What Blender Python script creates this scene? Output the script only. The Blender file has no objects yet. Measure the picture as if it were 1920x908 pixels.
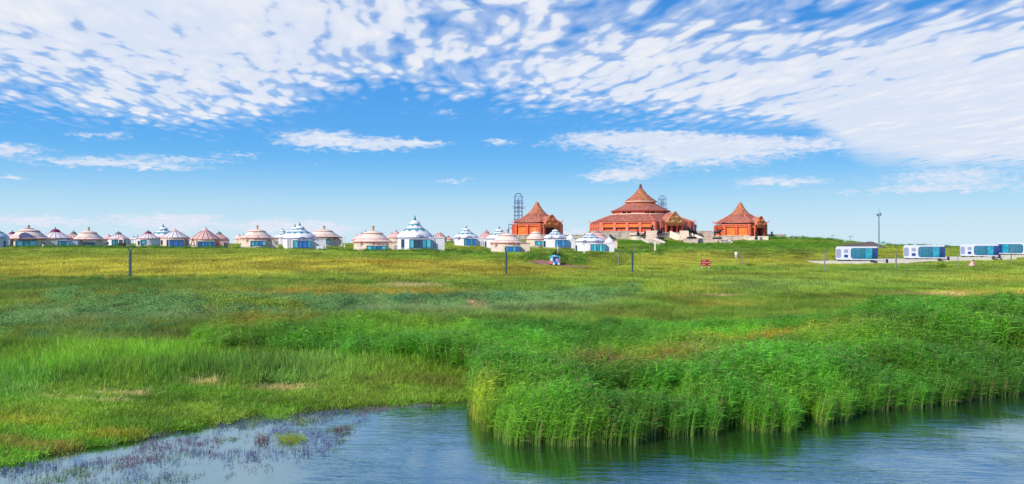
import bpy, bmesh, math, random
import numpy as np
from mathutils import Vector, Matrix
random.seed(7); RNG = np.random.default_rng(7)
S = bpy.context.scene
R = math.radians

# ------------------------------------------------------------ camera, sun, exposure
F = 1478.0            # focal length in pixels of the 1920 px wide photograph
HOR = 457.0           # row of the eye-level line
CAMZ = 4.5
cam = bpy.data.cameras.new('camera'); camo = bpy.data.objects.new('camera', cam); S.collection.objects.link(camo)
cam.sensor_width = 36; cam.lens = 36*F/1920; cam.clip_start = 0.1; cam.clip_end = 20000
camo.location = (0, 0, CAMZ); camo.rotation_euler = (R(90)+math.atan((HOR-454)/F), 0, 0)
S.camera = camo
S.view_settings.view_transform = 'Standard'; S.view_settings.look = 'None'
S.view_settings.gamma = 1; S.view_settings.use_curve_mapping = False
S.view_settings.exposure = 0.0
S.cycles.max_bounces = 6; S.cycles.transparent_max_bounces = 4

SUN_EL, SUN_AZ = 33.0, 226.0     # compass bearing of the sun, 0 = +Y (view direction), clockwise: behind and left
sd = Vector((math.sin(R(SUN_AZ))*math.cos(R(SUN_EL)), math.cos(R(SUN_AZ))*math.cos(R(SUN_EL)), math.sin(R(SUN_EL))))
sun = bpy.data.lights.new('sun', 'SUN'); sun.energy = 4.7; sun.angle = R(0.6); sun.color = (1.0, 0.93, 0.82)
suno = bpy.data.objects.new('sun', sun); S.collection.objects.link(suno)
suno.rotation_euler = (-sd).to_track_quat('-Z', 'Y').to_euler(); suno.location = (-60, -40, 60)

# ------------------------------------------------------------ node helper
class E:
    """a tiny expression wrapper round math nodes"""
    def __init__(s, g, sock): s.g, s.s = g, sock
    def _b(s, op, o, rev=False):
        n = s.g.nodes.new('ShaderNodeMath'); n.operation = op
        a, b = (o, s) if rev else (s, o)
        for i, v in ((0, a), (1, b)):
            if isinstance(v, E): s.g.links.new(v.s, n.inputs[i])
            else: n.inputs[i].default_value = float(v)
        return E(s.g, n.outputs[0])
    def __add__(s, o): return s._b('ADD', o)
    __radd__ = __add__
    def __sub__(s, o): return s._b('SUBTRACT', o)
    def __rsub__(s, o): return s._b('SUBTRACT', o, True)
    def __mul__(s, o): return s._b('MULTIPLY', o)
    __rmul__ = __mul__
    def __truediv__(s, o): return s._b('DIVIDE', o)
    def mx(s, o): return s._b('MAXIMUM', o)
    def mn(s, o): return s._b('MINIMUM', o)
    def u(s, op):
        n = s.g.nodes.new('ShaderNodeMath'); n.operation = op; s.g.links.new(s.s, n.inputs[0]); return E(s.g, n.outputs[0])
    def at2(s, o): return s._b('ARCTAN2', o)
    def smooth(s, lo, hi, a=0.0, b=1.0, kind='SMOOTHSTEP'):
        n = s.g.nodes.new('ShaderNodeMapRange'); n.interpolation_type = kind
        s.g.links.new(s.s, n.inputs[0])
        for i, v in ((1, lo), (2, hi), (3, a), (4, b)):
            if isinstance(v, E): s.g.links.new(v.s, n.inputs[i])
            else: n.inputs[i].default_value = v
        return E(s.g, n.outputs[0])
def vec(g, x, y, z):
    n = g.nodes.new('ShaderNodeCombineXYZ')
    for i, v in enumerate((x, y, z)):
        if isinstance(v, E): g.links.new(v.s, n.inputs[i])
        else: n.inputs[i].default_value = v
    return n.outputs[0]
def noise(g, v, scale, detail=4, rough=.5, dist=0, lac=2.0):
    n = g.nodes.new('ShaderNodeTexNoise'); n.inputs['Scale'].default_value = scale; n.inputs['Detail'].default_value = detail
    n.inputs['Roughness'].default_value = rough; n.inputs['Distortion'].default_value = dist; n.inputs['Lacunarity'].default_value = lac
    if v is not None: g.links.new(v, n.inputs['Vector'])
    return n
def curve(g, x, pts, lo, hi):
    """piecewise smooth function of x through pts"""
    n = g.nodes.new('ShaderNodeFloatCurve'); c = n.mapping.curves[0]
    ys = [p[1] for p in pts]; y0, y1 = min(ys), max(ys); y1 = y1 if y1 > y0 else y0+1
    P = [((a-lo)/(hi-lo), (b-y0)/(y1-y0)) for a, b in pts]
    while len(c.points) < len(P): c.points.new(0.5, 0.5)
    for q, p in zip(c.points, P): q.location = p; q.handle_type = 'AUTO_CLAMPED'
    n.mapping.update()
    g.links.new(x.smooth(lo, hi, 0, 1, 'LINEAR').s, n.inputs['Value'])
    return E(g, n.outputs[0])*(y1-y0)+y0
def mixc(g, f, a, b, mode='MIX'):
    n = g.nodes.new('ShaderNodeMix'); n.data_type = 'RGBA'; n.blend_type = mode
    for k, v in ((0, f), (6, a), (7, b)):
        if isinstance(v, E): v = v.s
        if isinstance(v, bpy.types.NodeSocket): g.links.new(v, n.inputs[k])
        elif k == 0: n.inputs[0].default_value = v
        else: n.inputs[k].default_value = (*v, 1) if len(v) == 3 else v
    return n.outputs[2]

# ------------------------------------------------------------ sky with altocumulus
W = bpy.data.worlds.new('World'); S.world = W; W.use_nodes = True; g = W.node_tree; g.nodes.clear()
sky = g.nodes.new('ShaderNodeTexSky'); sky.sky_type = 'NISHITA'; sky.sun_disc = False
sky.sun_elevation = R(SUN_EL); sky.sun_rotation = R(SUN_AZ); sky.air_density = 1.0; sky.dust_density = 0.6; sky.ozone_density = 1.5
hs = g.nodes.new('ShaderNodeHueSaturation'); hs.inputs['Saturation'].default_value = 1.3; hs.inputs['Value'].default_value = 1.0
g.links.new(sky.outputs[0], hs.inputs['Color'])
tc = g.nodes.new('ShaderNodeTexCoord'); sp = g.nodes.new('ShaderNodeSeparateXYZ'); g.links.new(tc.outputs['Generated'], sp.inputs[0])
x, y, z = (E(g, sp.outputs[i]) for i in range(3))
DEG = 57.29578
az = x.at2(y)*DEG; el = z.mx(-0.2).u('ARCSINE')*DEG
zz = (z+0.015).mx(0.02)
U = x/zz; V = y/zz
# big slow wobble used to break every outline
wob = noise(g, vec(g, az*0.09, el*0.22, 0.0), 1.0, 5, .6)
wsep = g.nodes.new('ShaderNodeSeparateColor'); g.links.new(wob.outputs['Color'], wsep.inputs[0])
w1 = E(g, wsep.outputs[0])-.5; w2 = E(g, wsep.outputs[1])-.5
def A(px): return math.degrees(math.atan((px-960)/F))
def EL(px, py): return math.degrees(math.atan((HOR-py)/F*math.cos(math.atan((px-960)/F))))
edge = curve(g, az, [(A(p), EL(p, q)) for p, q in ((-400, 205), (0, 216), (150, 222), (320, 248), (450, 232), (560, 205), (700, 178), (780, 190), (880, 196), (1000, 205), (1120, 214), (1240, 222), (1380, 222), (1480, 222), (1560, 252), (1650, 290), (1800, 300), (2300, 290))], -45, 45)
edge = edge+w1*1.6
# altocumulus layer: cells on a plane overhead
wp = noise(g, vec(g, U*1.3, V*1.1, 3.0), 1.0, 3, .55)
ws = g.nodes.new('ShaderNodeSeparateColor'); g.links.new(wp.outputs['Color'], ws.inputs[0])
dU = (E(g, ws.outputs[0])-.5); dV = (E(g, ws.outputs[1])-.5)
P1 = vec(g, U*1.5+V*0.20+dU*0.34, V*.64+dV*0.30, 0.0)
def cells(scale, off):
    n = g.nodes.new('ShaderNodeTexVoronoi'); n.feature = 'SMOOTH_F1'; n.inputs['Scale'].default_value = scale
    n.inputs['Smoothness'].default_value = 0.35; n.inputs['Detail'].default_value = 1.0; n.inputs['Roughness'].default_value = .45
    g.links.new(vec(g, U*1.5+V*0.20+dU*0.34+off, V*.64+dV*0.5, 0.0), n.inputs['Vector'])
    return E(g, n.outputs['Distance'])
vor = 1.0-cells(6.4, 0.0)*1.15
n1 = E(g, noise(g, P1, 7.5, 5, .52, 0.0).outputs['Fac'])*0.46+vor*0.46
n2 = E(g, noise(g, P1, 1.8, 3, .5, 0.2).outputs['Fac'])
n3 = E(g, noise(g, P1, 17.0, 4, .65).outputs['Fac'])
# how thickly the layer is filled, by direction
def blob(px, py, rx, ry, s):
    a0, e0 = A(px), EL(px, py); sa = rx/F*DEG; se = ry/F*DEG
    dx = (az-a0)*(1/sa); dy = (el-e0)*(1/se)
    return ((dx*dx+dy*dy)*-1.0).u('EXPONENT')*s
def warp(): return None
cov = el*0+0.572
for b in ((220, 10, 480, 150, .24), (620, 50, 330, 110, .09), (330, 190, 420, 55, .07), (60, 170, 190, 50, -.05), (740, 185, 160, 60, -.11), (830, 95, 110, 90, -.035),
          (1330, 160, 420, 80, .12), (1820, 210, 330, 130, .27), (1700, 265, 260, 60, .25), (1120, 60, 260, 90, .04), (1500, 90, 420, 80, .045), (1180, 140, 160, 40, .02), (1600, 30, 200, 30, -.06)):
    cov = cov+blob(*b)
cov = cov-el.smooth(16.5, 30.0, 0.0, 0.15)
dens = n1*0.66+n2*0.26+n3*0.10
inside = (el-edge).smooth(-1.3, 0.6)
fray = (el-edge).smooth(1.5, -0.5, 0.0, 0.17)
thr = 1.02-cov+fray
low = thr+0.0
m_alto = (dens-low).smooth(-0.07, 0.11)*inside*.96
soft = (dens-low).smooth(-0.20, 0.06)*inside*0.5
# lower, separate streaks and shreds
P2 = vec(g, az*0.16+w2*0.5, el*0.75+w1*0.5, 5.0)
s1 = E(g, noise(g, P2, 2.4, 6, .6, .3).outputs['Fac'])
P3 = vec(g, az*0.30, el*1.0, 9.0)
s2 = E(g, noise(g, P3, 3.0, 5, .6, .4).outputs['Fac'])
azs, els = az, el
az = az+w2*2.4; el = el+w1*0.9+(s2-.5)*1.3; az = az+(s2-.5)*2.0
st = None
for b in ((590, 262, 72, 17, 1.35), (700, 272, 90, 15, 1.0), (790, 270, 60, 7, .9), (10, 278, 55, 10, 1.1), (215, 309, 150, 8, 1.2), (330, 298, 130, 6, .8), (440, 289, 50, 5, .75), (205, 252, 40, 8, .75), (140, 250, 30, 7, .5), (935, 266, 36, 7, .85),
          (830, 213, 40, 8, .6), (1120, 262, 110, 16, .95), (1240, 262, 110, 18, .85), (1310, 292, 165, 27, 1.25), (1420, 268, 120, 14, .7), (1155, 329, 64, 12, 1.3), (1460, 342, 85, 10, 1.15), (1790, 332, 120, 20, 1.05), (1720, 357, 210, 5, .75),
          (840, 340, 45, 3.5, .95), (15, 334, 36, 3.5, 1.0), (325, 414, 66, 13, 2.0), (550, 426, 100, 13, 1.9), (90, 414, 90, 8, 1.2), (1100, 440, 200, 8, 1.0), (50, 412, 42, 5, .6), (230, 405, 34, 3, .6), (492, 382, 30, 3, .45), (585, 309, 30, 5, .4), (105, 392, 30, 3, .4), (1560, 268, 90, 16, .7), (1500, 438, 420, 12, .28), (1180, 444, 200, 9, .2)):
    t = blob(*b); st = t if st is None else st+t
az, el = azs, els
s3 = E(g, noise(g, vec(g, az*1.1, el*2.6, 2.0), 1.6, 6, .68, .4).outputs['Fac'])
m_low = (st*(0.05+s1*0.85+s3*0.95)-(1-s2)*0.30+(s3-.5)*0.9).smooth(0.10, 1.05)
cl = (m_alto.mx(soft)).mx(m_low*0.92).mn(1.0)
# veil towards the horizon
veil = el.smooth(6.5, -0.3, 0.0, 0.80)
# the photograph's clear-sky blues by height above the horizon (they carry on up to the zenith)
cr = g.nodes.new('ShaderNodeValToRGB'); rr = cr.color_ramp; rr.interpolation = 'B_SPLINE'
stops = [(0.0, (.58, .86, 1.0)), (.03, (.34, .76, 1.05)), (.07, (.20, .60, 1.0)), (.13, (.11, .45, .98)), (.25, (.05, .31, .86)), (.5, (.04, .20, .62)), (1.0, (.03, .13, .45))]
for i, (p, c) in enumerate(stops):
    e_ = rr.elements[i] if i < 2 else rr.elements.new(p)
    e_.position = p; e_.color = (*c, 1)
g.links.new(z.mx(0.0).s, cr.inputs[0])
sc = g.nodes.new('ShaderNodeVectorMath'); sc.operation = 'SCALE'; g.links.new(cr.outputs[0], sc.inputs[0]); sc.inputs['Scale'].default_value = 9.5
clear = mixc(g, 0.9, hs.outputs[0], sc.outputs[0])
shade = (n2*0.6+n1*0.4).smooth(0.35, 0.65)
ccol = mixc(g, shade, (0.72, 0.79, 0.93), (0.90, 0.91, 0.945))
cb = g.nodes.new('ShaderNodeVectorMath'); cb.operation = 'SCALE'; g.links.new(ccol, cb.inputs[0]); cb.inputs['Scale'].default_value = 10.0
base = mixc(g, veil, clear, (6.6, 8.1, 9.2))
final = mixc(g, cl, base, cb.outputs[0])
bg = g.nodes.new('ShaderNodeBackground'); bg.inputs['Strength'].default_value = 0.1; g.links.new(final, bg.inputs['Color'])
wo = g.nodes.new('ShaderNodeOutputWorld'); g.links.new(bg.outputs[0], wo.inputs['Surface'])
W.cycles.sampling_method = 'MANUAL'; W.cycles.sample_map_resolution = 512

# ------------------------------------------------------------ terrain: a height field through measured points
def P3(px, py, d):   # point on the sight line through photograph pixel (px, py) at depth d
    return Vector(((px-960)/F*d, d, CAMZ-(py-HOR)/F*d))
CP = []
def cp(px, d, z=None, py=None):
    CP.append((px, d, z if z is not None else CAMZ-(py-HOR)/F*d))
for p, zs in ((-300, (.25, .4, .75, 1.15, 1.55, 2.4, 3.3, 4.2, 4.3)), (0, (.25, .4, .75, 1.15, 1.5, 2.4, 3.3, 4.2, 4.3)), (250, (.25, .38, .7, 1.1, 1.47, 2.4, 3.4, 4.2, 4.3)),
              (500, (.25, .3, .6, 1.0, 1.35, 2.3, 3.3, 4.2, 4.3)), (700, (.22, .25, .45, .65, .95, 2.0, 2.8, 4.2, 4.4))):
    for d, zv in zip((22, 28, 36, 48, 63, 90, 125, 220, 320), zs): cp(p, d, zv)
for p in (949, 1200, 1546, 1900, 2200):
    for d, zv in ((22, .15), (28, .22), (36, .3), (48, .35), (63, .45)): cp(p, d, zv)
for a in ((949, 92, .83), (1186, 96, .86), (1160, 122, .95), (1391, 115, .77), (1546, 105, .73), (1680, 112, .86), (1796, 115, .95), (1896, 125, 1.2), (2200, 125, 1.2)): cp(*a)
for a in ((1040, 496, 125), (1113, 474.5, 140), (1200, 482, 140), (1323, 507, 112), (1380, 484.5, 160), (1300, 470, 175), (1200, 472, 175), (1240, 463, 200), (1300, 459, 215), (1160, 456, 210), (1180, 450, 228),
          (1440, 451, 225), (1440, 463, 190), (1500, 448.5, 235), (1560, 452.5, 240), (1480, 472, 170), (1600, 494.5, 155), (1540, 494, 155), (1700, 492.5, 160), (1760, 491, 161), (1835, 488, 168), (1920, 484, 178), (2200, 478, 175),
          (1640, 461, 240), (1750, 462, 300), (1920, 463.5, 330), (2200, 463.5, 330), (1600, 457, 250), (1000, 449, 232), (1080, 449, 232), (1300, 447, 250), (1200, 446, 262), (1390, 448, 245),
          (955, 474.5, 160), (700, 472, 155), (784, 468.5, 154), (560, 467.5, 158), (385, 467.5, 160), (54, 465, 160), (1046, 464.5, 176), (875, 461, 178)): cp(a[0], a[2], None, a[1])
for p in (-300, 300, 700, 1200, 1600, 2200):
    cp(p, 600, 2.2 if p < 1500 else .8); cp(p, 1500, -1.5); cp(p, 4000, -9.0)
CPa = np.array(CP)
def _q(px, d): return np.stack([np.clip(px, -300, 2200)/150.0, np.log(np.maximum(d, 12))*9.0], -1)
_X = _q(CPa[:, 0], CPa[:, 1])
_D = np.linalg.norm(_X[:, None]-_X[None], axis=-1)
_n = len(_X)
_Pm = np.concatenate([np.ones((_n, 1)), _X], 1)
_M = np.zeros((_n+3, _n+3)); _M[:_n, :_n] = -_D-np.eye(_n)*0.12; _M[:_n, _n:] = _Pm; _M[_n:, :_n] = _Pm.T
_W = np.linalg.solve(_M, np.concatenate([CPa[:, 2], np.zeros(3)]))
SH = np.array([(-3000, 14.5), (-400, 15.0), (0, 15.9), (120, 16.9), (250, 18.0), (450, 20.1), (600, 21.1), (660, 21.5), (760, 22.0), (880, 22.3), (960, 23.0), (1100, 24), (1400, 24.5), (1700, 27), (1900, 29), (2300, 29), (5000, 29)])
def sstep(t): t = np.clip(t, 0, 1); return t*t*(3-2*t)
def ground(X, Y):
    X = np.asarray(X, float); Y = np.asarray(Y, float)
    Yc = np.maximum(Y, 3.0)
    px = 960+F*X/Yc
    q = _q(px.ravel(), Yc.ravel()); out = np.empty(len(q))
    for i in range(0, len(q), 4000):
        dd = np.linalg.norm(q[i:i+4000, None]-_X[None], axis=-1)
        out[i:i+4000] = -dd@_W[:_n]+_W[_n]+q[i:i+4000]@_W[_n+1:]
    zr = out.reshape(X.shape)
    far = sstep((Yc-30)/60)
    zr = zr+(np.sin(X*.21+Y*.13)*.05+np.sin(X*.083-Y*.17+1)*.07+np.sin(X*.5+1.3)*np.sin(Y*.37)*.05)*sstep((Yc-24)/14)*(1-sstep((Yc-300)/200))
    s = np.interp(px, SH[:, 0], SH[:, 1]) + np.sin(X*1.7)*.12+np.sin(X*4.1+1)*.06
    t = Yc-s
    near = np.where(t < 0, np.maximum(t*.10, -.7), .045*t+.01)
    k = sstep((t-1.5)/6)
    return near*(1-k)+zr*k
def G(X, Y): return float(ground(np.array([X]), np.array([Y]))[0])
def on(px, d, dz=0.0):
    X = (px-960)/F*d; return Vector((X, d, G(X, d)+dz))
def rowof(P):  # photograph coordinates of world points, used only to choose which plants grow where
    return 960+F*P[:, 0]/P[:, 1], HOR-F*(P[:, 2]-CAMZ)/P[:, 1]

# value noise for plant communities
_T = np.random.default_rng(3).random((256, 256))
def vn(x, y):
    xi = np.floor(x).astype(int); yi = np.floor(y).astype(int); fx = sstep(x-xi); fy = sstep(y-yi)
    a = _T[xi % 256, yi % 256]; b = _T[(xi+1) % 256, yi % 256]; c = _T[xi % 256, (yi+1) % 256]; d = _T[(xi+1) % 256, (yi+1) % 256]
    return (a*(1-fx)+b*fx)*(1-fy)+(c*(1-fx)+d*fx)*fy
def fbm(x, y, o=4):
    s = 0; a = .5; t = 0
    for i in range(o): s = s+a*vn(x*2**i+i*17.3, y*2**i+i*9.1); t += a; a *= .55
    return s/t

def lin(c):
    c = np.asarray(c, float)/255.0
    return np.where(c <= .04045, c/12.92, ((c+.055)/1.055)**2.4)
# plant communities: (px, row, half-width, half-height, colour of the plants there, strength)
PAL = dict(yel=(166, 160, 62), oli=(124, 142, 52), grn=(84, 126, 34), lime=(108, 134, 50), dark=(76, 118, 44), sage=(106, 142, 80), blue=(80, 122, 78), reed=(66, 128, 34), ochre=(158, 132, 44), red=(130, 98, 58), tan=(190, 166, 130))
ZONES = [(-200, 505, 260, 22, 'yel', .8), (120, 502, 300, 20, 'yel', .85), (330, 497, 260, 20, 'yel', .9), (560, 500, 240, 20, 'yel', 1.0), (760, 498, 150, 18, 'yel', .9), (730, 492, 70, 6, 'ochre', .8), (960, 505, 150, 14, 'ochre', .5), (870, 512, 90, 12, 'yel', .5),
  (100, 474, 500, 7, 'oli', .7), (800, 478, 200, 8, 'grn', .7), (90, 538, 180, 12, 'dark', 1.0), (250, 530, 160, 9, 'dark', .9), (440, 527, 160, 10, 'dark', .75), (600, 523, 120, 10, 'oli', .8), (820, 525, 180, 9, 'dark', .5), (500, 548, 140, 7, 'ochre', .45), (720, 545, 120, 7, 'ochre', .5),
  (60, 560, 160, 10, 'lime', .4), (200, 555, 120, 7, 'oli', .8), (250, 588, 190, 18, 'sage', .9), (330, 582, 80, 14, 'blue', .8), (430, 585, 80, 16, 'oli', .55), (560, 575, 170, 16, 'sage', .9), (660, 572, 40, 14, 'blue', 1.0), (780, 572, 220, 18, 'sage', .8), (960, 565, 130, 16, 'sage', .9), (1060, 560, 90, 10, 'sage', .8), (1130, 545, 80, 10, 'sage', .6),
  (80, 600, 110, 16, 'sage', .55), (150, 640, 140, 8, 'sage', .5), (260, 650, 200, 26, 'lime', .3), (60, 680, 180, 26, 'lime', .35), (330, 690, 120, 20, 'grn', .6), (110, 726, 160, 14, 'dark', .75), (30, 732, 70, 14, 'blue', .35), (330, 706, 160, 9, 'dark', .6), (560, 700, 160, 12, 'sage', .5),
  (760, 712, 200, 20, 'oli', .55), (700, 745, 180, 18, 'oli', .4), (520, 722, 60, 5, 'tan', .8), (370, 718, 26, 4, 'tan', .9), (230, 738, 34, 4, 'tan', .9), (120, 748, 26, 3.5, 'tan', .8), (182, 752, 20, 3.5, 'tan', .8), (40, 790, 60, 10, 'ochre', .4), (60, 835, 60, 7, 'red', .7), (8, 826, 16, 5, 'red', .8), (150, 810, 50, 7, 'ochre', .5), (480, 806, 70, 6, 'ochre', .6), (300, 770, 200, 12, 'oli', .35), (60, 770, 90, 8, 'oli', .5),
  (135, 648, 14, 4, 'tan', .9), (865, 570, 16, 4, 'tan', .9), (770, 533, 50, 3, 'tan', .6), (1185, 672, 100, 10, 'red', .5), (1290, 660, 110, 11, 'red', .5), (1360, 632, 60, 9, 'red', .35), (1120, 668, 70, 9, 'red', .3), (1200, 640, 160, 12, 'oli', .6), (1500, 606, 90, 7, 'ochre', .6), (1480, 620, 200, 14, 'lime', .4),
  (1290, 540, 80, 12, 'yel', .5), (1310, 560, 60, 5, 'yel', .4), (1400, 572, 80, 5, 'yel', .3), (1340, 574, 40, 4, 'ochre', .3), (1200, 570, 250, 14, 'grn', .5), (1550, 555, 250, 12, 'grn', .5), (1600, 530, 250, 8, 'sage', .4), (1880, 553, 150, 7, 'yel', 1.0), (1800, 552, 80, 5, 'yel', .9), (1740, 555, 60, 3, 'tan', .6), (1370, 556, 50, 3, 'tan', .6), (1700, 520, 260, 14, 'oli', .6), (1850, 520, 110, 12, 'yel', .45), (1500, 540, 140, 14, 'oli', .5), (1420, 535, 90, 12, 'sage', .4), (1690, 516, 70, 6, 'sage', .4),
  (1330, 480, 120, 12, 'yel', .65), (1480, 490, 110, 12, 'yel', .6), (1250, 490, 90, 10, 'yel', .5), (1480, 460, 130, 9, 'grn', 1.0), (1300, 464, 110, 5, 'dark', .9), (1210, 455, 60, 8, 'grn', 1.0), (1400, 503, 60, 5, 'dark', .7), (1620, 505, 80, 5, 'dark', .8), (1730, 503, 60, 5, 'dark', .6), (1860, 503, 70, 5, 'dark', .5),
  (1640, 478, 90, 7, 'yel', .4), (1700, 474, 40, 8, 'yel', .8), (1410, 475, 60, 3, 'dark', .5), (1480, 497, 50, 3, 'dark', .5)]
def tint_of(P, reed=False):
    px, py = rowof(P)
    wx = (fbm(P[:, 0]*.12, P[:, 1]*.12)-.5); wy = (fbm(P[:, 0]*.12+50, P[:, 1]*.12+30)-.5)
    dk = 22.0/np.maximum(P[:, 1], 10)
    px = px+wx*220*np.clip(dk*2, .5, 1.6); py = py+wy*26*np.clip(dk*2.2, .35, 1.6)
    base = lin(PAL['grn'])*np.ones((len(P), 1)) if not reed else lin(PAL['reed'])*np.ones((len(P), 1))
    up = sstep((560-py)/60)[:, None]
    base = base*(1-up)+lin(PAL['oli'])*up
    col = base.copy()
    for (a, b, rx, ry, c, s) in ZONES:
        if reed and c not in ('red', 'lime', 'oli', 'ochre', 'yel'): continue
        m = (np.abs(px-a) < rx*2.2) & (np.abs(py-b) < ry*2.2)
        if not m.any(): continue
        k = s*np.exp(-((px[m]-a)/rx)**2-((py[m]-b)/ry)**2)[:, None]
        k = np.clip(k*1.15, 0, 1)
        col[m] = col[m]*(1-k)+lin(PAL[c])*k
    n1 = fbm(P[:, 0]*.35+7, P[:, 1]*.25, 4); n2 = fbm(P[:, 0]*1.3+70, P[:, 1]*1.1+9, 3)
    v = 1+(n1-.5)*1.3+(n2-.5)*.7
    col = col*np.clip(v, .45, 1.7)[:, None]
    k = np.clip((fbm(P[:, 0]*.5+31, P[:, 1]*.4+80, 3)-.56)*5, 0, 1)[:, None]*(.35 if not reed else .16)
    col = col*(1-k)+lin(PAL['oli'] if not reed else PAL['lime'])*1.2*k
    return col

# ------------------------------------------------------------ mesh and object helpers
C = S.collection
def tag(o, label=None, cat=None, group=None, kind=None):
    if label: o['label'] = label
    if cat: o['category'] = cat
    if group: o['group'] = group
    if kind: o['kind'] = kind
    return o
def thing(name, label, cat, loc, rz=0.0, group=None):
    o = bpy.data.objects.new(name, None); C.objects.link(o); o.empty_display_size = .5
    o.location = loc; o.rotation_euler = (0, 0, rz)
    return tag(o, label, cat, group)
def copy_tree(o, parent=None):
    c = o.copy(); C.objects.link(c)
    if parent is not None: c.parent = parent
    for ch in list(o.children): copy_tree(ch, c)
    return c
class MB:
    def __init__(s): s.v = []; s.f = []; s.sm = []
    def add(s, vs, fs, smooth=False):
        n = len(s.v); s.v += [tuple(v) for v in vs]; s.f += [tuple(i+n for i in f) for f in fs]; s.sm += [smooth]*len(fs); return s
    def box(s, x0, x1, y0, y1, z0, z1, rz=0, c=(0, 0), bev=0):
        ca, sa = math.cos(rz), math.sin(rz)
        if bev:
            b = bev; vs = []
            for z_, q in ((z0, b), (z0+b, 0), (z1-b, 0), (z1, b)):
                vs += [(x0+q+0*b, y0+q, z_), (x1-q, y0+q, z_), (x1-q, y1-q, z_), (x0+q, y1-q, z_)]
            fs = [(3, 2, 1, 0), (12, 13, 14, 15)]
            for k in range(3):
                for i in range(4): fs.append((k*4+i, k*4+(i+1) % 4, k*4+4+(i+1) % 4, k*4+4+i))
        else:
            vs = [(x0, y0, z0), (x1, y0, z0), (x1, y1, z0), (x0, y1, z0), (x0, y0, z1), (x1, y0, z1), (x1, y1, z1), (x0, y1, z1)]
            fs = [(3, 2, 1, 0), (4, 5, 6, 7), (0, 1, 5, 4), (1, 2, 6, 5), (2, 3, 7, 6), (3, 0, 4, 7)]
        vs = [(c[0]+(a-c[0])*ca-(b-c[1])*sa, c[1]+(a-c[0])*sa+(b-c[1])*ca, z_) for a, b, z_ in vs]
        return s.add(vs, fs)
    def prism(s, poly, y0, y1):           # poly in the xz plane, pushed along y
        n = len(poly); vs = [(a, y0, b) for a, b in poly]+[(a, y1, b) for a, b in poly]
        fs = [tuple(range(n)), tuple(range(2*n-1, n-1, -1))]+[(i+n, (i+1) % n+n, (i+1) % n, i) for i in range(n)]
        return s.add(vs, fs)
    def plate(s, poly, z0, z1):           # poly in the xy plane, pushed along z
        n = len(poly); vs = [(a, b, z0) for a, b in poly]+[(a, b, z1) for a, b in poly]
        fs = [tuple(range(n-1, -1, -1)), tuple(range(n, 2*n))]+[(i, (i+1) % n, (i+1) % n+n, i+n) for i in range(n)]
        return s.add(vs, fs)
    def tube(s, a, b, r, r2=None, n=6):
        a = Vector(a); b = Vector(b); r2 = r if r2 is None else r2
        d = (b-a).normalized(); u = d.orthogonal().normalized(); w = d.cross(u)
        vs = [a+(u*math.cos(t)+w*math.sin(t))*r for t in (2*math.pi*i/n for i in range(n))]+[b+(u*math.cos(t)+w*math.sin(t))*r2 for t in (2*math.pi*i/n for i in range(n))]
        return s.add(vs, [(i, (i+1) % n, (i+1) % n+n, i+n) for i in range(n)]+[tuple(range(n-1, -1, -1)), tuple(range(n, 2*n))], n > 5)
    def lathe(s, prof, n=32, c=(0, 0), hexn=None, a0=0.0, cap=True):
        """prof: (r, z) or (r, z, hexness); hexness 1 makes the ring a hexagon"""
        vs = []
        for p in prof:
            h = p[2] if len(p) > 2 else 0
            for i in range(n):
                t = 2*math.pi*i/n; r = p[0]
                if h:
                    k = (t % (math.pi/3))-math.pi/6
                    rh = r*math.cos(math.pi/6)/math.cos(k); r = r*(1-h)+rh*h
                    lift = p[3]*max(0, (abs(k)/(math.pi/6)))**6 if len(p) > 3 else 0
                else: lift = 0
                vs.append((c[0]+r*math.cos(t+a0), c[1]+r*math.sin(t+a0), p[1]+lift))
        fs = []
        for k in range(len(prof)-1):
            for i in range(n): fs.append((k*n+i, k*n+(i+1) % n, (k+1)*n+(i+1) % n, (k+1)*n+i))
        if cap: fs += [tuple(range(n-1, -1, -1)), tuple(range((len(prof)-1)*n, len(prof)*n))]
        return s.add(vs, fs, True)
    def ball(s, c, r, n=10, m=6):
        vs = []; fs = []
        for k in range(m+1):
            t = math.pi*k/m
            for i in range(n): p = 2*math.pi*i/n; vs.append((c[0]+r[0]*math.sin(t)*math.cos(p), c[1]+r[1]*math.sin(t)*math.sin(p), c[2]+r[2]*math.cos(t)))
        for k in range(m):
            for i in range(n): fs.append((k*n+i, (k+1)*n+i, (k+1)*n+(i+1) % n, k*n+(i+1) % n))
        return s.add(vs, fs, True)
    def build(s, name, mat, parent=None, loc=None, rot=None):
        me = bpy.data.meshes.new(name); me.from_pydata(s.v, [], s.f); me.update()
        me.polygons.foreach_set('use_smooth', s.sm)
        if any(s.sm):
            try: me.set_sharp_from_angle(angle=R(38))
            except Exception: pass
        me.materials.append(mat)
        o = bpy.data.objects.new(name, me); C.objects.link(o)
        if parent is not None: o.parent = parent
        if loc is not None: o.location = loc
        if rot is not None: o.rotation_euler = rot
        return o

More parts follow.
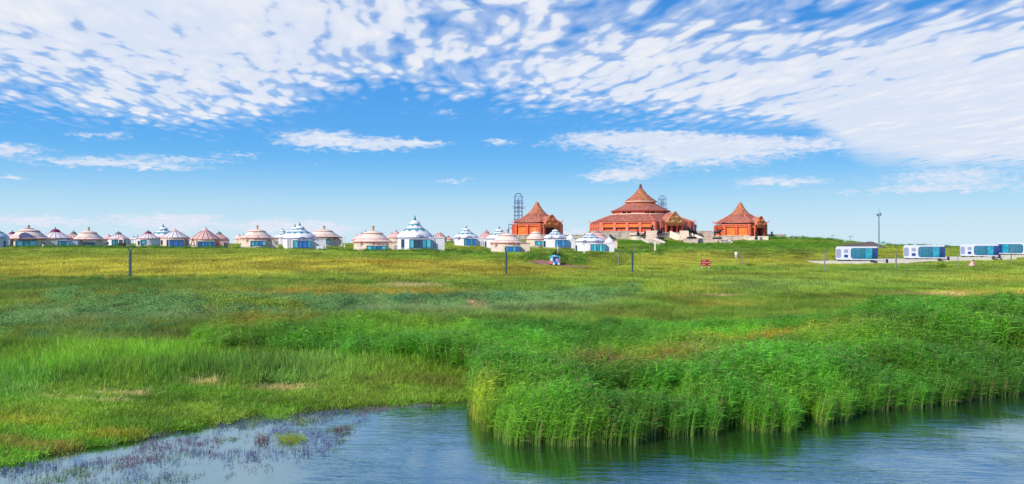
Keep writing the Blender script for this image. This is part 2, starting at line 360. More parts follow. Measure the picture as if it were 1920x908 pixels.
# ------------------------------------------------------------ materials
def mat(name, col, rough=.7, var=.18, scale=3.0, metal=0, bump=.0, bscale=20, spec=.4, dirt=None, coord='Object'):
    m = bpy.data.materials.new(name); m.use_nodes = True; g = m.node_tree; b = g.nodes['Principled BSDF']
    t = g.nodes.new('ShaderNodeTexCoord'); v = t.outputs[coord]
    n = noise(g, v, scale, 5, .6)
    f = E(g, n.outputs['Fac']).smooth(.3, .7, 0, 1, 'LINEAR')
    c = tuple(lin(col)) if max(col) > 1.01 else tuple(col)
    c1 = tuple(k*(1-var) for k in c); c2 = tuple(min(1, k*(1+var*.7)) for k in c)
    out = mixc(g, f, c1, c2)
    if dirt:
        n2 = noise(g, v, dirt[2], 6, .65); f2 = E(g, n2.outputs['Fac']).smooth(dirt[3], dirt[3]+.12)*dirt[1]
        out = mixc(g, f2, out, tuple(lin(dirt[0])))
    g.links.new(out, b.inputs['Base Color'])
    b.inputs['Roughness'].default_value = rough; b.inputs['Metallic'].default_value = metal
    b.inputs['Specular IOR Level'].default_value = spec
    if bump:
        n3 = noise(g, v, bscale, 4, .6); bp = g.nodes.new('ShaderNodeBump'); bp.inputs['Strength'].default_value = bump
        g.links.new(n3.outputs['Fac'], bp.inputs['Height']); g.links.new(bp.outputs[0], b.inputs['Normal'])
    return m

# ground sheet
def ground_material():
    m = bpy.data.materials.new('ground'); m.use_nodes = True; g = m.node_tree; b = g.nodes['Principled BSDF']
    a = g.nodes.new('ShaderNodeAttribute'); a.attribute_name = 'tint'
    t = g.nodes.new('ShaderNodeNewGeometry'); P = t.outputs['Position']
    n = noise(g, P, 1.6, 8, .7); n2 = noise(g, P, .22, 4, .6)
    f = (E(g, n.outputs['Fac'])*.7+E(g, n2.outputs['Fac'])*.3).smooth(.34, .66, .55, 1.25, 'LINEAR')
    sc = g.nodes.new('ShaderNodeVectorMath'); sc.operation = 'SCALE'; g.links.new(a.outputs['Color'], sc.inputs[0]); g.links.new(f.s, sc.inputs['Scale'])
    g.links.new(sc.outputs[0], b.inputs['Base Color'])
    b.inputs['Roughness'].default_value = .95; b.inputs['Specular IOR Level'].default_value = .1
    bp = g.nodes.new('ShaderNodeBump'); bp.inputs['Strength'].default_value = .6; bp.inputs['Distance'].default_value = .15
    g.links.new(n.outputs['Fac'], bp.inputs['Height']); g.links.new(bp.outputs[0], b.inputs['Normal'])
    return m
cols = np.concatenate([np.linspace(-9000, -420, 26), np.linspace(-400, 2320, 300), np.linspace(2360, 11000, 26)])
rows = np.concatenate([np.linspace(4, 15, 12), np.linspace(15.25, 30, 60), np.exp(np.linspace(math.log(30.4), math.log(5000), 250))])
PXg, Dg = np.meshgrid(cols, rows); Xg = (PXg-960)/F*Dg; Zg = ground(Xg, Dg)
gv = np.stack([Xg.ravel(), Dg.ravel(), Zg.ravel()], 1)
nc, nr = len(cols), len(rows)
ii = (np.arange(nr-1)[:, None]*nc+np.arange(nc-1)[None]).ravel()
gf = np.stack([ii, ii+1, ii+nc+1, ii+nc], 1)
def npmesh(name, V, Fq, mats, smooth=True, attrs=None):
    me = bpy.data.meshes.new(name); me.vertices.add(len(V)); me.vertices.foreach_set('co', np.asarray(V, np.float32).ravel())
    k = Fq.shape[1]; me.loops.add(Fq.size); me.loops.foreach_set('vertex_index', Fq.astype(np.int32).ravel())
    me.polygons.add(len(Fq)); me.polygons.foreach_set('loop_start', np.arange(0, Fq.size, k, dtype=np.int32)); me.polygons.foreach_set('loop_total', np.full(len(Fq), k, np.int32))
    me.polygons.foreach_set('use_smooth', np.full(len(Fq), smooth))
    me.update(calc_edges=True)
    for nm, (ty, dat) in (attrs or {}).items():
        at = me.attributes.new(nm, ty, 'POINT')
        at.data.foreach_set({'FLOAT': 'value', 'INT': 'value', 'FLOAT_VECTOR': 'vector', 'FLOAT_COLOR': 'color'}[ty], np.asarray(dat).ravel())
    for m_ in mats: me.materials.append(m_)
    return me
gt = tint_of(gv)
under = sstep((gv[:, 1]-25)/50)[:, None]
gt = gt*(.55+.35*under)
s_ = np.interp(PXg.ravel(), SH[:, 0], SH[:, 1]); wet = sstep((s_+.25-gv[:, 1])/.5)[:, None]
gt = gt*(1-wet)+lin((70, 72, 50))*wet
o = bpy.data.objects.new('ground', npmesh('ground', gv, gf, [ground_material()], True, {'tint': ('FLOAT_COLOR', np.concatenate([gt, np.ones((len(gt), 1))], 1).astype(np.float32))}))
C.objects.link(o); tag(o, 'grassy plain sloping up gently from the pond to the camp', kind='structure')

# water
def water_material():
    m = bpy.data.materials.new('water'); m.use_nodes = True; g = m.node_tree; b = g.nodes['Principled BSDF']
    P = g.nodes.new('ShaderNodeNewGeometry').outputs['Position']
    sp_ = g.nodes.new('ShaderNodeSeparateXYZ'); g.links.new(P, sp_.inputs[0]); x_, y_ = E(g, sp_.outputs[0]), E(g, sp_.outputs[1])
    wob_ = E(g, noise(g, P, .5, 3, .5).outputs['Fac'])
    v1 = vec(g, x_*.55+wob_*.6, y_*3.4+wob_*2.2+x_*.35, 0.0)
    h1 = E(g, noise(g, v1, 1.5, 3, .55, .4).outputs['Fac'])
    h2 = E(g, noise(g, vec(g, x_*1.6, y_*5.2, 2.0), 2.6, 3, .6, .3).outputs['Fac'])
    amp = E(g, noise(g, P, .35, 3, .5).outputs['Fac']).smooth(.38, .62, .25, 1.0)
    calm = (x_*-1.0).smooth(3.0, 6.5, 1.0, .18)
    bp = g.nodes.new('ShaderNodeBump'); bp.inputs['Strength'].default_value = 1.0; bp.inputs['Distance'].default_value = .020
    g.links.new(((h1*1.0+h2*.38)*amp*calm).s, bp.inputs['Height']); g.links.new(bp.outputs[0], b.inputs['Normal'])
    g.links.new(mixc(g, E(g, noise(g, P, .6, 3, .5).outputs['Fac']), (.022, .052, .010), (.034, .070, .016)), b.inputs['Base Color'])
    b.inputs['Roughness'].default_value = .5; b.inputs['Specular IOR Level'].default_value = 0
    gl = g.nodes.new('ShaderNodeBsdfGlossy'); gl.inputs['Roughness'].default_value = .03; gl.inputs['Color'].default_value = (.64, .88, 1, 1); g.links.new(bp.outputs[0], gl.inputs['Normal'])
    fr_ = g.nodes.new('ShaderNodeFresnel'); fr_.inputs['IOR'].default_value = 2.3; g.links.new(bp.outputs[0], fr_.inputs['Normal'])
    mx_ = g.nodes.new('ShaderNodeMixShader'); g.links.new((E(g, fr_.outputs[0])*.65+.36).mn(1.0).s, mx_.inputs[0]); g.links.new(b.outputs[0], mx_.inputs[1]); g.links.new(gl.outputs[0], mx_.inputs[2])
    g.links.new(mx_.outputs[0], g.nodes['Material Output'].inputs['Surface'])
    return m
wx = np.linspace(-90, 90, 3); wy = np.array([-60, 0, 45.0])
Wx, Wy = np.meshgrid(wx, wy); wv = np.stack([Wx.ravel(), Wy.ravel(), np.zeros(9)], 1)
o = bpy.data.objects.new('water', npmesh('water', wv, np.array([[i*3+j, i*3+j+1, i*3+j+4, i*3+j+3] for i in range(2) for j in range(2)]), [water_material()], True))
C.objects.link(o); tag(o, 'calm rippled pond water in the foreground', kind='structure')

# ------------------------------------------------------------ plants
def blade_material(name, trans=.38, root=(.68, .72, .45), rough=.5, spec=.35, satv=.38):
    m = bpy.data.materials.new(name); m.use_nodes = True; g = m.node_tree; b = g.nodes['Principled BSDF']
    a = g.nodes.new('ShaderNodeAttribute'); a.attribute_type = 'INSTANCER'; a.attribute_name = 'tint'
    l = g.nodes.new('ShaderNodeAttribute'); l.attribute_name = 'ramp'      # x: height along the plant, y: random per leaf, z: dry
    s = g.nodes.new('ShaderNodeSeparateXYZ'); g.links.new(l.outputs['Vector'], s.inputs[0])
    h, r, dry = (E(g, s.outputs[i]) for i in range(3))
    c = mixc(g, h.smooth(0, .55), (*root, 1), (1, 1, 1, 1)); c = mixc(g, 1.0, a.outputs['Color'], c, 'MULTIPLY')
    k = r*satv*2+(1-satv)
    sc = g.nodes.new('ShaderNodeVectorMath'); sc.operation = 'SCALE'; g.links.new(c, sc.inputs[0]); g.links.new(k.s, sc.inputs['Scale'])
    c = mixc(g, dry, sc.outputs[0], (.36, .27, .12, 1))
    g.links.new(c, b.inputs['Base Color']); b.inputs['Roughness'].default_value = rough; b.inputs['Specular IOR Level'].default_value = spec
    tr = g.nodes.new('ShaderNodeBsdfTranslucent'); g.links.new(c, tr.inputs['Color'])
    mx = g.nodes.new('ShaderNodeMixShader'); mx.inputs[0].default_value = trans
    g.links.new(b.outputs[0], mx.inputs[1]); g.links.new(tr.outputs[0], mx.inputs[2]); g.links.new(mx.outputs[0], g.nodes['Material Output'].inputs['Surface'])
    return m
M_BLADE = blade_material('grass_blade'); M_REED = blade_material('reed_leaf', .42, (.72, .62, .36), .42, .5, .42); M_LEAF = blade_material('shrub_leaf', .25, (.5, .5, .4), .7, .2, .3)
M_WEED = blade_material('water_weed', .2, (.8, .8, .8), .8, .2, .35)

class RB:
    """ribbons: list of (points, half widths, side vectors) joined as one quad mesh"""
    def __init__(s): s.V = []; s.Fq = []; s.A = []; s.n = 0
    def rib(s, pts, wid, side, h, rnd, dry=0.0):
        k = len(pts); side = np.asarray(side)
        for i in range(k):
            s.V.append(pts[i]-side*wid[i]); s.V.append(pts[i]+side*wid[i]); s.A += [(h[i], rnd, dry)]*2
        for i in range(k-1): a = s.n+2*i; s.Fq.append((a, a+1, a+3, a+2))
        s.n += 2*k
    def quad(s, c, u, v, h, rnd, dry=0.0):
        s.V += [c-u, c+v*.35, c+u, c-v*.35]; s.A += [(h, rnd, dry)]*4; s.Fq.append((s.n, s.n+1, s.n+2, s.n+3)); s.n += 4
    def mesh(s, name, mats):
        return npmesh(name, np.array(s.V), np.array(s.Fq), mats, True, {'ramp': ('FLOAT_VECTOR', np.array(s.A, np.float32))})
def grass_src(name, seed, n, rad, h0, h1, w, lean, bend, segs=3, mat_=None, dryp=.06):
    r = np.random.default_rng(seed); B = RB()
    for i in range(n):
        q = rad*math.sqrt(r.random()); t = r.random()*6.283; p = np.array([q*math.cos(t), q*math.sin(t), -.03])
        L = h0+(h1-h0)*r.random(); dirn = np.array([lean+r.normal()*.35, r.normal()*.35]); b = bend*(.4+r.random())
        pts = []; hs = []; wd = []
        for k in range(segs+1):
            u = k/segs; pts.append(p+np.array([dirn[0]*b*u*u*L+dirn[0]*.15*u*L, dirn[1]*b*u*u*L, L*u*(1-.25*b*u)])); hs.append(u); wd.append(w*(1-u)**.7*.5+.0006)
        a = r.random()*3.1416; B.rib(pts, wd, (math.cos(a), math.sin(a)*.8, .0), hs, r.random(), 1.0 if r.random() < dryp else 0.0)
    return B.mesh(name, [mat_ or M_BLADE])
def reed_src(name, seed, stems, rad, hh, wind=1.0, w=.014):
    r = np.random.default_rng(seed); B = RB()
    for i in range(stems):
        q = rad*math.sqrt(r.random()); t = r.random()*6.283; p = np.array([q*math.cos(t), q*math.sin(t), -.12])
        L = hh*(.78+.3*r.random()); lean = wind*(.10+.16*r.random()); ly = r.normal()*.07
        P = lambda u: p+np.array([lean*L*u**1.9, ly*L*u, L*u*(1-.06*u)])
        us = (0, .35, .7, 1.0); rr = r.random()
        B.rib([P(u) for u in us], [.010, .008, .006, .002], (1, .2, 0), us, rr, .75 if r.random() < .22 else .15)
        nl = 8; deadstem = r.random() < .06
        for k in range(nl):
            u = .27+.72*(k+r.random()*.7)/nl; b = P(u); l = (.30+.26*r.random())*(.6+.5*math.sin(3.0*min(u, .95)))*hh/1.7
            a = r.normal()*.95 if r.random() < .72 else r.random()*6.28     # leaves stream downwind (+x) for the most part
            d = np.array([math.cos(a), math.sin(a)]); up = .75-.35*r.random()
            pts = []; hs = []; wd = []
            for j, v in enumerate((0, .3, .62, 1.0)):
                pts.append(b+np.array([d[0]*l*(v*.62+.25*v*v), d[1]*l*(v*.62+.25*v*v), l*(up*v-.62*v*v*(.5+r.random()*.5))])); hs.append(min(1, u+.1)); wd.append(w*(.7, 1, .75, .05)[j]*.5*(.8+.5*r.random()))
            s_ = np.array([-d[1], d[0], .55*r.normal()]); s_ = s_/np.linalg.norm(s_)
            B.rib(pts, wd, s_, hs, r.random(), 1.0 if ((u < .32 and r.random() < .35) or deadstem) else 0.0)
        if r.random() < .09:                      # a drooping seed head
            b = P(1.0)
            for j in range(4): v = np.array([.05+.05*j, r.normal()*.03, .03-.035*j]); B.quad(b+v*.9, np.array([.05, 0, -.02]), r.normal(size=3)*.010, 1, r.random(), .35)
    return B.mesh(name, [M_REED])
def shrub_src(name, seed, n, rad, hh, leaf, mat_=None):
    r = np.random.default_rng(seed); B = RB()
    lobes = [(r.normal()*rad*.45, r.normal()*rad*.45, hh*(.45+.4*r.random()), rad*(.35+.3*r.random())) for _ in range(7)]
    for i in range(n):
        lx, ly, lz, lr = lobes[int(r.integers(7))]; v = r.normal(size=3); v /= np.linalg.norm(v); q = lr*(r.random()**.4)
        c = np.array([lx, ly, lz])+v*q*np.array([1, 1, .8]); c[2] = max(.02, c[2]*(.15+.85*min(1, r.random()*1.5)))
        u = r.normal(size=3)*np.array([.6, .6, 1]); u = u/np.linalg.norm(u)*leaf*(.6+.8*r.random()); w_ = np.cross(u, r.normal(size=3)); w_ = w_/np.linalg.norm(w_)*leaf
        B.quad(c, u, w_, min(1, c[2]/hh+.15), r.random(), 0)
    return B.mesh(name, [mat_ or M_LEAF])
def herb_src(name, seed, n, rad, hh, leaf):
    r = np.random.default_rng(seed); B = RB()
    for i in range(n):
        q = rad*math.sqrt(r.random()); t = r.random()*6.283; hgt = hh*r.random()**.7*(1-.5*q/rad)
        c = np.array([q*math.cos(t), q*math.sin(t), hgt]); u = r.normal(size=3)*np.array([1, 1, .6]); u = u/np.linalg.norm(u)*leaf*(.5+r.random()); w_ = np.cross(u, r.normal(size=3)); w_ = w_/np.linalg.norm(w_)*leaf
        B.quad(c, u, w_, .3+.7*hgt/hh, r.random(), 1.0 if r.random() < .05 else 0)
    for i in range(n//4):
        q = rad*math.sqrt(r.random()); t = r.random()*6.283; p = np.array([q*math.cos(t), q*math.sin(t), 0]); e = p+np.array([r.normal()*.05, r.normal()*.05, hh*(1+.7*r.random())])
        B.rib([p, (p+e)/2+r.normal(size=3)*.01, e], [.004, .004, .001], (math.cos(t), math.sin(t), 0), (.4, .8, 1), r.random(), 1.0 if r.random() < .1 else 0)
    return B.mesh(name, [M_BLADE])
def sprig_src(name, seed, n, rad, hh):
    r = np.random.default_rng(seed); B = RB()
    for i in range(n):
        q = rad*math.sqrt(r.random()); t = r.random()*6.283; p = np.array([q*math.cos(t), q*math.sin(t), -.03]); e = p+np.array([r.normal()*.03, r.normal()*.03, hh*(.4+.8*r.random())])
        a = r.random()*3.14; B.rib([p, (p+e)/2, e], [.0035, .003, .001], (math.cos(a), math.sin(a), 0), (.3, .7, 1), r.random())
        for k in range(5):
            c = p+(e-p)*(.35+.65*r.random()); u = r.normal(size=3)*.012; w_ = r.normal(size=3)*.01; B.quad(c+u, u, w_, 1, r.random())
    return B.mesh(name, [M_WEED])
def source(nm, meshes):
    col = bpy.data.collections.new(nm)
    for i, me in enumerate(meshes):
        o = bpy.data.objects.new('%s_%02d' % (nm, i), me); col.objects.link(o)
    return col, len(meshes)
def scatter(name, label, src, P, scl, tint, rz=None, tilt=.08, sz=None):
    col, k = src; n = len(P)
    rot = np.zeros((n, 3)); rot[:, 2] = rz if rz is not None else RNG.random(n)*6.283
    rot[:, 0] = RNG.normal(size=n)*tilt; rot[:, 1] = RNG.normal(size=n)*tilt
    sc3 = np.stack([scl, scl, scl if sz is None else sz], 1)
    me = bpy.data.meshes.new(name); me.vertices.add(n); me.vertices.foreach_set('co', P.astype(np.float32).ravel())
    for nm, ty, dat in (('rot', 'FLOAT_VECTOR', rot), ('scl', 'FLOAT_VECTOR', sc3), ('tint', 'FLOAT_VECTOR', tint)):
        at = me.attributes.new(nm, ty, 'POINT'); at.data.foreach_set('vector', dat.astype(np.float32).ravel())
    at = me.attributes.new('idx', 'INT', 'POINT'); at.data.foreach_set('value', RNG.integers(0, k, n).astype(np.int32))
    o = bpy.data.objects.new(name, me); C.objects.link(o); tag(o, label, kind='stuff')
    ng = bpy.data.node_groups.new(name+'_scatter', 'GeometryNodeTree')
    ng.interface.new_socket('Geometry', in_out='INPUT', socket_type='NodeSocketGeometry'); ng.interface.new_socket('Geometry', in_out='OUTPUT', socket_type='NodeSocketGeometry')
    N = ng.nodes; gi = N.new('NodeGroupInput'); go = N.new('NodeGroupOutput'); ip = N.new('GeometryNodeInstanceOnPoints'); ci = N.new('GeometryNodeCollectionInfo')
    ci.inputs['Collection'].default_value = col; ci.inputs['Separate Children'].default_value = True; ci.inputs['Reset Children'].default_value = True
    def na(nm, t):
        a = N.new('GeometryNodeInputNamedAttribute'); a.data_type = t; a.inputs['Name'].default_value = nm; return a.outputs['Attribute']
    L = ng.links.new
    e = N.new('FunctionNodeEulerToRotation'); L(na('rot', 'FLOAT_VECTOR'), e.inputs[0]); L(e.outputs[0], ip.inputs['Rotation'])
    L(na('scl', 'FLOAT_VECTOR'), ip.inputs['Scale']); L(na('idx', 'INT'), ip.inputs['Instance Index']); ip.inputs['Pick Instance'].default_value = True
    L(gi.outputs[0], ip.inputs['Points']); L(ci.outputs[0], ip.inputs['Instance']); L(ip.outputs[0], go.inputs[0])
    md = o.modifiers.new('scatter', 'NODES'); md.node_group = ng
    return o
def field(n, px0, px1, d0, d1, power=2.0):
    """random points over a depth range, denser near the viewer in proportion to how large things show"""
    u = RNG.random(n)
    if power == 2: d = 1/(1/d0+u*(1/d1-1/d0)) if False else np.exp(np.log(d0)+u*np.log(d1/d0))
    else: d = np.sqrt(d0**2+u*(d1**2-d0**2))
    px = px0+RNG.random(n)*(px1-px0); X = (px-960)/F*d
    return np.stack([X, d, ground(X, d)], 1), px, d
shore = lambda px: np.interp(px, SH[:, 0], SH[:, 1])

# reeds: where they stand and how tall they are
RF = np.array([(372, 27.8), (420, 27.2), (600, 26.8), (760, 26.4), (872, 25.8), (884, 20.0), (905, 18.8), (960, 17.7), (1040, 17.0), (1110, 16.9), (1200, 17.9), (1300, 18.6), (1420, 18.7), (1500, 19.2), (1590, 20.3), (1650, 20.9), (1760, 21.5), (1850, 22.6), (1900, 23.4), (2000, 24.0), (2400, 25)])
RBK = np.array([(372, 30), (420, 32), (600, 34), (900, 35), (1100, 36), (1300, 37), (1500, 38), (1560, 37), (1700, 38), (1920, 40), (2400, 42)])
P, px, d = field(60000, 360, 2150, 16.6, 40, 1)
jit = (fbm(P[:, 0]*.9, P[:, 1]*.9, 3)-.5)
fr = np.interp(px, RF[:, 0], RF[:, 1])+jit*np.where(px > 880, 1.3, .9); bk = np.interp(px, RBK[:, 0], RBK[:, 1])+jit*5
gap = (px > 1842+jit*120) & (d > 25.6) & (d < 29.0)
dens = np.where(d-fr < 3, 1.0, .62)
clump = fbm(P[:, 0]*1.1+5, P[:, 1]*1.1+44, 3)
edge_thin = (d-fr < .9) & (clump < .42) & (px > 880)
ok = (d > fr) & (d < bk) & ~gap & (px > 372+jit*90) & (RNG.random(len(d)) < dens) & ~edge_thin
ok &= ~((px < 884) & (d < 25.6))
P, px, d, fr, jit, clump = P[ok], px[ok], d[ok], fr[ok], jit[ok], clump[ok]
hn = fbm(P[:, 0]*.35+3, P[:, 1]*.45+8, 3)
H = .85+(hn-.5)*.5+(clump-.5)*.30+RNG.normal(size=len(P))*.07
east = sstep((px-880)/40)
H *= np.where(px < 885, .80, .95)
H *= 1-.38*east*(1-sstep((d-fr-.1)/3.2))                                   # lower fringe along the water
H *= 1-.32*east*np.exp(-((px-1290)/260)**2)*sstep((d-23)/6)                 # wind-flattened middle
H *= 1+.20*sstep((px-1520)/150)*sstep((d-27)/3)
H *= np.where((px > 880) & (px < 1120) & (d > 24), .80, 1)
H *= 1-.25*sstep((d-33)/5)*(1-sstep((px-1500)/150))
H *= np.where((np.abs(px-1185) < 90) & (np.abs(d-20.2) < .8), .62, 1)
z = np.where(P[:, 2] < 0, -.05, P[:, 2]); P[:, 2] = z
T = tint_of(P+np.array([0, 0, 1.2]), True)
T *= (1+.12*np.exp(-((px-900)/30)**2-((d-20)/2)**2))[:, None]; T[:, 0] *= 1+.3*np.exp(-((px-900)/28)**2-((d-20)/2)**2)  # sunlit left end of the bed: brighter, yellower light put into the tint
T[:, 0] *= 1+.7*sstep((660-px)/300)*0+.35*np.exp(-((d-33)/3.0)**2)*(px < 900)
bl = sstep((fbm(P[:, 0]*.25+90, P[:, 1]*.3, 3)-.5)*6)[:, None]; T = T*(1-.28*bl)+T*bl*.28*np.array([.7, 1.0, 2.2])
src_reed = source('reed_plant', [reed_src('reed_plant', 10+i, 7, .22, 1.72, .85, .023) for i in range(6)])
src_up = source('upright_reed', [reed_src('upright_reed', 20+i, 7, .24, 1.72, .28, .022) for i in range(4)])
TR = T*np.array([3.6, 2.35, 2.1])*(1+.10*sstep((d-21)/6))[:, None]; up = (px < 900-jit*200) & (d > 24)
scatter('upright_reeds', 'strip of upright green reeds left of the wind-blown bed', src_up, P[up], (H*(.92+.16*RNG.random(len(P))))[up], TR[up], None, .05)
P, px, d, fr, H, T = P[~up], px[~up], d[~up], fr[~up], H[~up], T[~up]
print('reeds', len(P))
scatter('reeds', 'dense wind-blown green reeds standing in the shallow edge of the pond', src_reed, P, H*(.92+.16*RNG.random(len(P))), T*np.array([3.0, 2.2, 1.8])*(1+.10*sstep((d-21)/6))[:, None], RNG.normal(size=len(P))*.35, .05)

# grass of the near bank: short, leafy and matted
P, px, d = field(26000, -60, 1120, 15.4, 29, 1)
ok = (d > shore(px)+.05+(fbm(P[:, 0]*1.5, P[:, 1]*1.5, 2)-.5)*.9) & (d < 29)
fr = np.interp(px, RF[:, 0], RF[:, 1]); ok &= ~((px > 372) & (d > fr+.5))
P, px, d = P[ok], px[ok], d[ok]; T = tint_of(P)
# bare earth shows where few plants grow
pyy = rowof(P)[1]; bare = np.zeros(len(P))
for (a, b, rx, ry, c, s) in ZONES:
    if c == 'tan': bare = np.maximum(bare, np.exp(-((px-a)/(rx*1.1))**2-((pyy-b)/(ry*1.1))**2))
keep = RNG.random(len(P)) > bare*1.4
P, px, d, T = P[keep], px[keep], d[keep], T[keep]
tallk = sstep((d-21.5-(px/250.))/2.2)
src_herb = source('herb_patch', [herb_src('herb_patch', 30+i, 105, .26, .10, .022) for i in range(4)]+[grass_src('grass_tuft', 40+i, 60, .2, .05, .16, .010, .3, .9, 2) for i in range(3)])
s = .8+.7*RNG.random(len(P))+tallk*.6
print('bank', len(P))
scatter('bank_grass', 'short matted grass and creeping herbs on the near bank', src_herb, P, s, T*np.array([2.6, 2.4, 2.3]), None, .12, s*(.8+tallk*1.4))

# meadow grass: knee-high, from the bank to the foot of the hill
src_tall = source('tall_grass', [grass_src('tall_grass', 50+i, 62, .32, .20, .55, .020, .5, .8, 3, None, .05) for i in range(4)])
P, px, d = field(34000, -80, 2060, 21.5, 62, 1)
fr = np.interp(px, RF[:, 0], RF[:, 1]); bk = np.interp(px, RBK[:, 0], RBK[:, 1])
step = 24.5+(fbm(P[:, 0]*.25, P[:, 1]*.1+5, 3)-.5)*4-(px < 300)*1.0
ok = (d > np.maximum(step, shore(px)+1)) & ~((px > 380) & (d > fr+.6) & (d < bk-2)) & ~((px > 372) & (d < fr-2.2) & (px < 880)) & ~((px > 880) & (d < 30))
P, px, d = P[ok], px[ok], d[ok]; T = tint_of(P+np.array([0, 0, .2]))
pyy = rowof(P)[1]; bare = np.zeros(len(P))
for (a, b, rx, ry, c, s) in ZONES:
    if c == 'tan': bare = np.maximum(bare, np.exp(-((px-a)/(rx*1.1))**2-((pyy-b)/(ry*1.1))**2))
keep = RNG.random(len(P)) > bare*1.4
P, px, d, T = P[keep], px[keep], d[keep], T[keep]
s = .55+1.0*fbm(P[:, 0]*.4+2, P[:, 1]*.4, 3)+.25*RNG.random(len(P)); s *= np.where((px > 372) & (d < 27.5), .55, .85)
print('meadow', len(P))
scatter('meadow_grass', 'tall mixed grass between the bank and the dry meadow', src_tall, P, s*1.0, T*np.array([2.6, 1.86, 2.5]), None, .1, s)
# far meadow
src_far = source('dry_grass', [grass_src('dry_grass', 60+i, 90, .95, .14, .40, .050, .5, .6, 2, None, .10) for i in range(4)])
def clear_of(P, rects):
    k = np.ones(len(P), bool)
    for (x0, x1, y0, y1) in rects: k &= ~((P[:, 0] > x0) & (P[:, 0] < x1) & (P[:, 1] > y0) & (P[:, 1] < y1))
    return k

# ------------------------------------------------------------ building materials
M = {}
def mm(k, *a, **kw): M[k] = mat(k, *a, **kw); return M[k]
mm('white_felt', (232, 230, 232), .8, .06, 1.2, dirt=((190, 178, 170), .5, .8, .56)); mm('cream_felt', (238, 216, 200), .8, .08, 1.0, dirt=((186, 150, 130), .6, .7, .54)); mm('pink_felt', (226, 184, 178), .8, .1, 1.2, dirt=((180, 126, 118), .6, .8, .53))
mm('cream_wall', (226, 208, 192), .8, .1, 1.5, dirt=((188, 160, 140), .6, 1.3, .52)); mm('white_wall', (226, 224, 230), .75, .06, 1.5, dirt=((180, 176, 186), .5, 1.1, .55)); mm('plinth', (206, 196, 184), .85, .12, 2, dirt=((160, 148, 130), .6, 1.5, .5))
mm('rose_trim', (198, 134, 128), .7, .15, 3); mm('teal_trim', (84, 150, 168), .6, .2, 2.5); mm('lilac_trim', (134, 132, 172), .6, .15, 3); mm('crimson', (136, 46, 84), .5, .2, 3); mm('grey_spire', (104, 112, 116), .5, .15, 3); mm('teal_spire', (34, 104, 116), .5, .15, 3)
mm('navy', (34, 60, 120), .5, .15, 2); mm('blue_panel', (26, 92, 168), .35, .2, 1.5); mm('frame_blue', (26, 84, 124), .4, .1, 3); mm('brown_wood', (142, 84, 66), .7, .2, 4); mm('chimney_stone', (196, 172, 146), .8, .15, 4)
mm('red_tile', (196, 122, 102), .75, .28, .8, bump=.7, bscale=5, dirt=((128, 76, 62), .85, 1.6, .50)); mm('gold_tile', (200, 128, 92), .7, .35, 1.2, bump=.6, bscale=6, dirt=((140, 78, 64), .8, 1.3, .5))
mm('red_wall', (208, 94, 62), .7, .18, .8, bump=.3, bscale=4); mm('orange_panel', (236, 124, 46), .6, .2, 1.5, bump=.6, bscale=6, dirt=((196, 74, 30), .8, 1.8, .50)); mm('pink_stone', (218, 124, 100), .7, .15, 1.0, dirt=((160, 70, 60), .6, 1.0, .52)); mm('gold_carving', (216, 130, 80), .5, .3, 2, bump=.9, bscale=5, dirt=((192, 90, 62), .8, 2.2, .50))
mm('gold_main', (226, 172, 100), .5, .3, 2, bump=.9, bscale=5, dirt=((160, 92, 52), .8, 2.2, .50)); mm('dark_door', (74, 22, 26), .6, .3, 1); mm('purple_trim', (122, 70, 84), .7, .2, 1.5); mm('beige_stone', (222, 200, 184), .85, .12, .5, dirt=((160, 140, 124), .6, .6, .5), bump=.2); mm('grey_stone', (200, 184, 172), .85, .15, .4, dirt=((120, 112, 108), .6, .5, .5)); mm('light_stone', (240, 224, 206), .85, .1, .7)
mm('bronze', (40, 44, 58), .45, .3, 3, metal=.4); mm('scaffold', (74, 92, 160), .5, .2, 3); mm('scaffold_plank', (92, 90, 130), .7, .2, 3); mm('post_paint', (54, 84, 96), .5, .15, 5, dirt=((90, 80, 70), .6, 6, .56)); mm('post_grey', (128, 134, 132), .6, .15, 5)
mm('cabin_white', (204, 209, 224), .35, .04, 1); mm('cabin_lilac', (142, 148, 180), .4, .08, 1.5); mm('dark_under', (46, 44, 58), .7, .2, 2); mm('slab', (172, 172, 176), .85, .1, .8, dirt=((140, 136, 134), .6, .9, .5)); mm('kerb_white', (222, 214, 204), .8, .1, 1.5, dirt=((190, 170, 150), .5, 2, .52))
mm('path_red', (172, 116, 108), .9, .15, .8, dirt=((130, 92, 80), .6, 1, .5)); mm('path_pale', (186, 170, 132), .9, .15, .8); mm('earth', (104, 92, 88), .95, .25, .35, bump=.8, bscale=2); mm('steel', (140, 152, 170), .4, .1, 2, metal=.5); mm('sign_red', (176, 26, 34), .5, .1, 3); mm('sign_white', (236, 226, 222), .6, .05, 3)
mm('bus_blue', (44, 132, 214), .3, .1, 2); mm('bus_cyan', (104, 204, 236), .3, .08, 2); mm('bus_orange', (232, 108, 66), .4, .1, 3); mm('bus_white', (236, 240, 246), .4, .05, 3); mm('bus_pink', (220, 170, 210), .4, .2, 6); mm('tyre', (24, 24, 28), .8, .2, 5)
mm('skin', (206, 158, 132), .6, .06, 8); mm('hair', (30, 24, 26), .5, .2, 12); mm('dress_pink', (236, 176, 178), .8, .12, 6); mm('shirt_white', (238, 236, 238), .8, .05, 6); mm('cloth_dark', (56, 50, 66), .8, .2, 6); mm('trousers_pale', (200, 196, 206), .8, .1, 6); mm('green_box', (150, 196, 190), .6, .1, 2); mm('white_paint', (226, 230, 232), .5, .06, 3)
def glass(k, c, rough=.08, spec=.9, var=.42, sc=1.1):  # tone variation stands in for uneven reflections in the glass
    m = mat(k, c, rough, var, sc, spec=spec); M[k] = m; return m
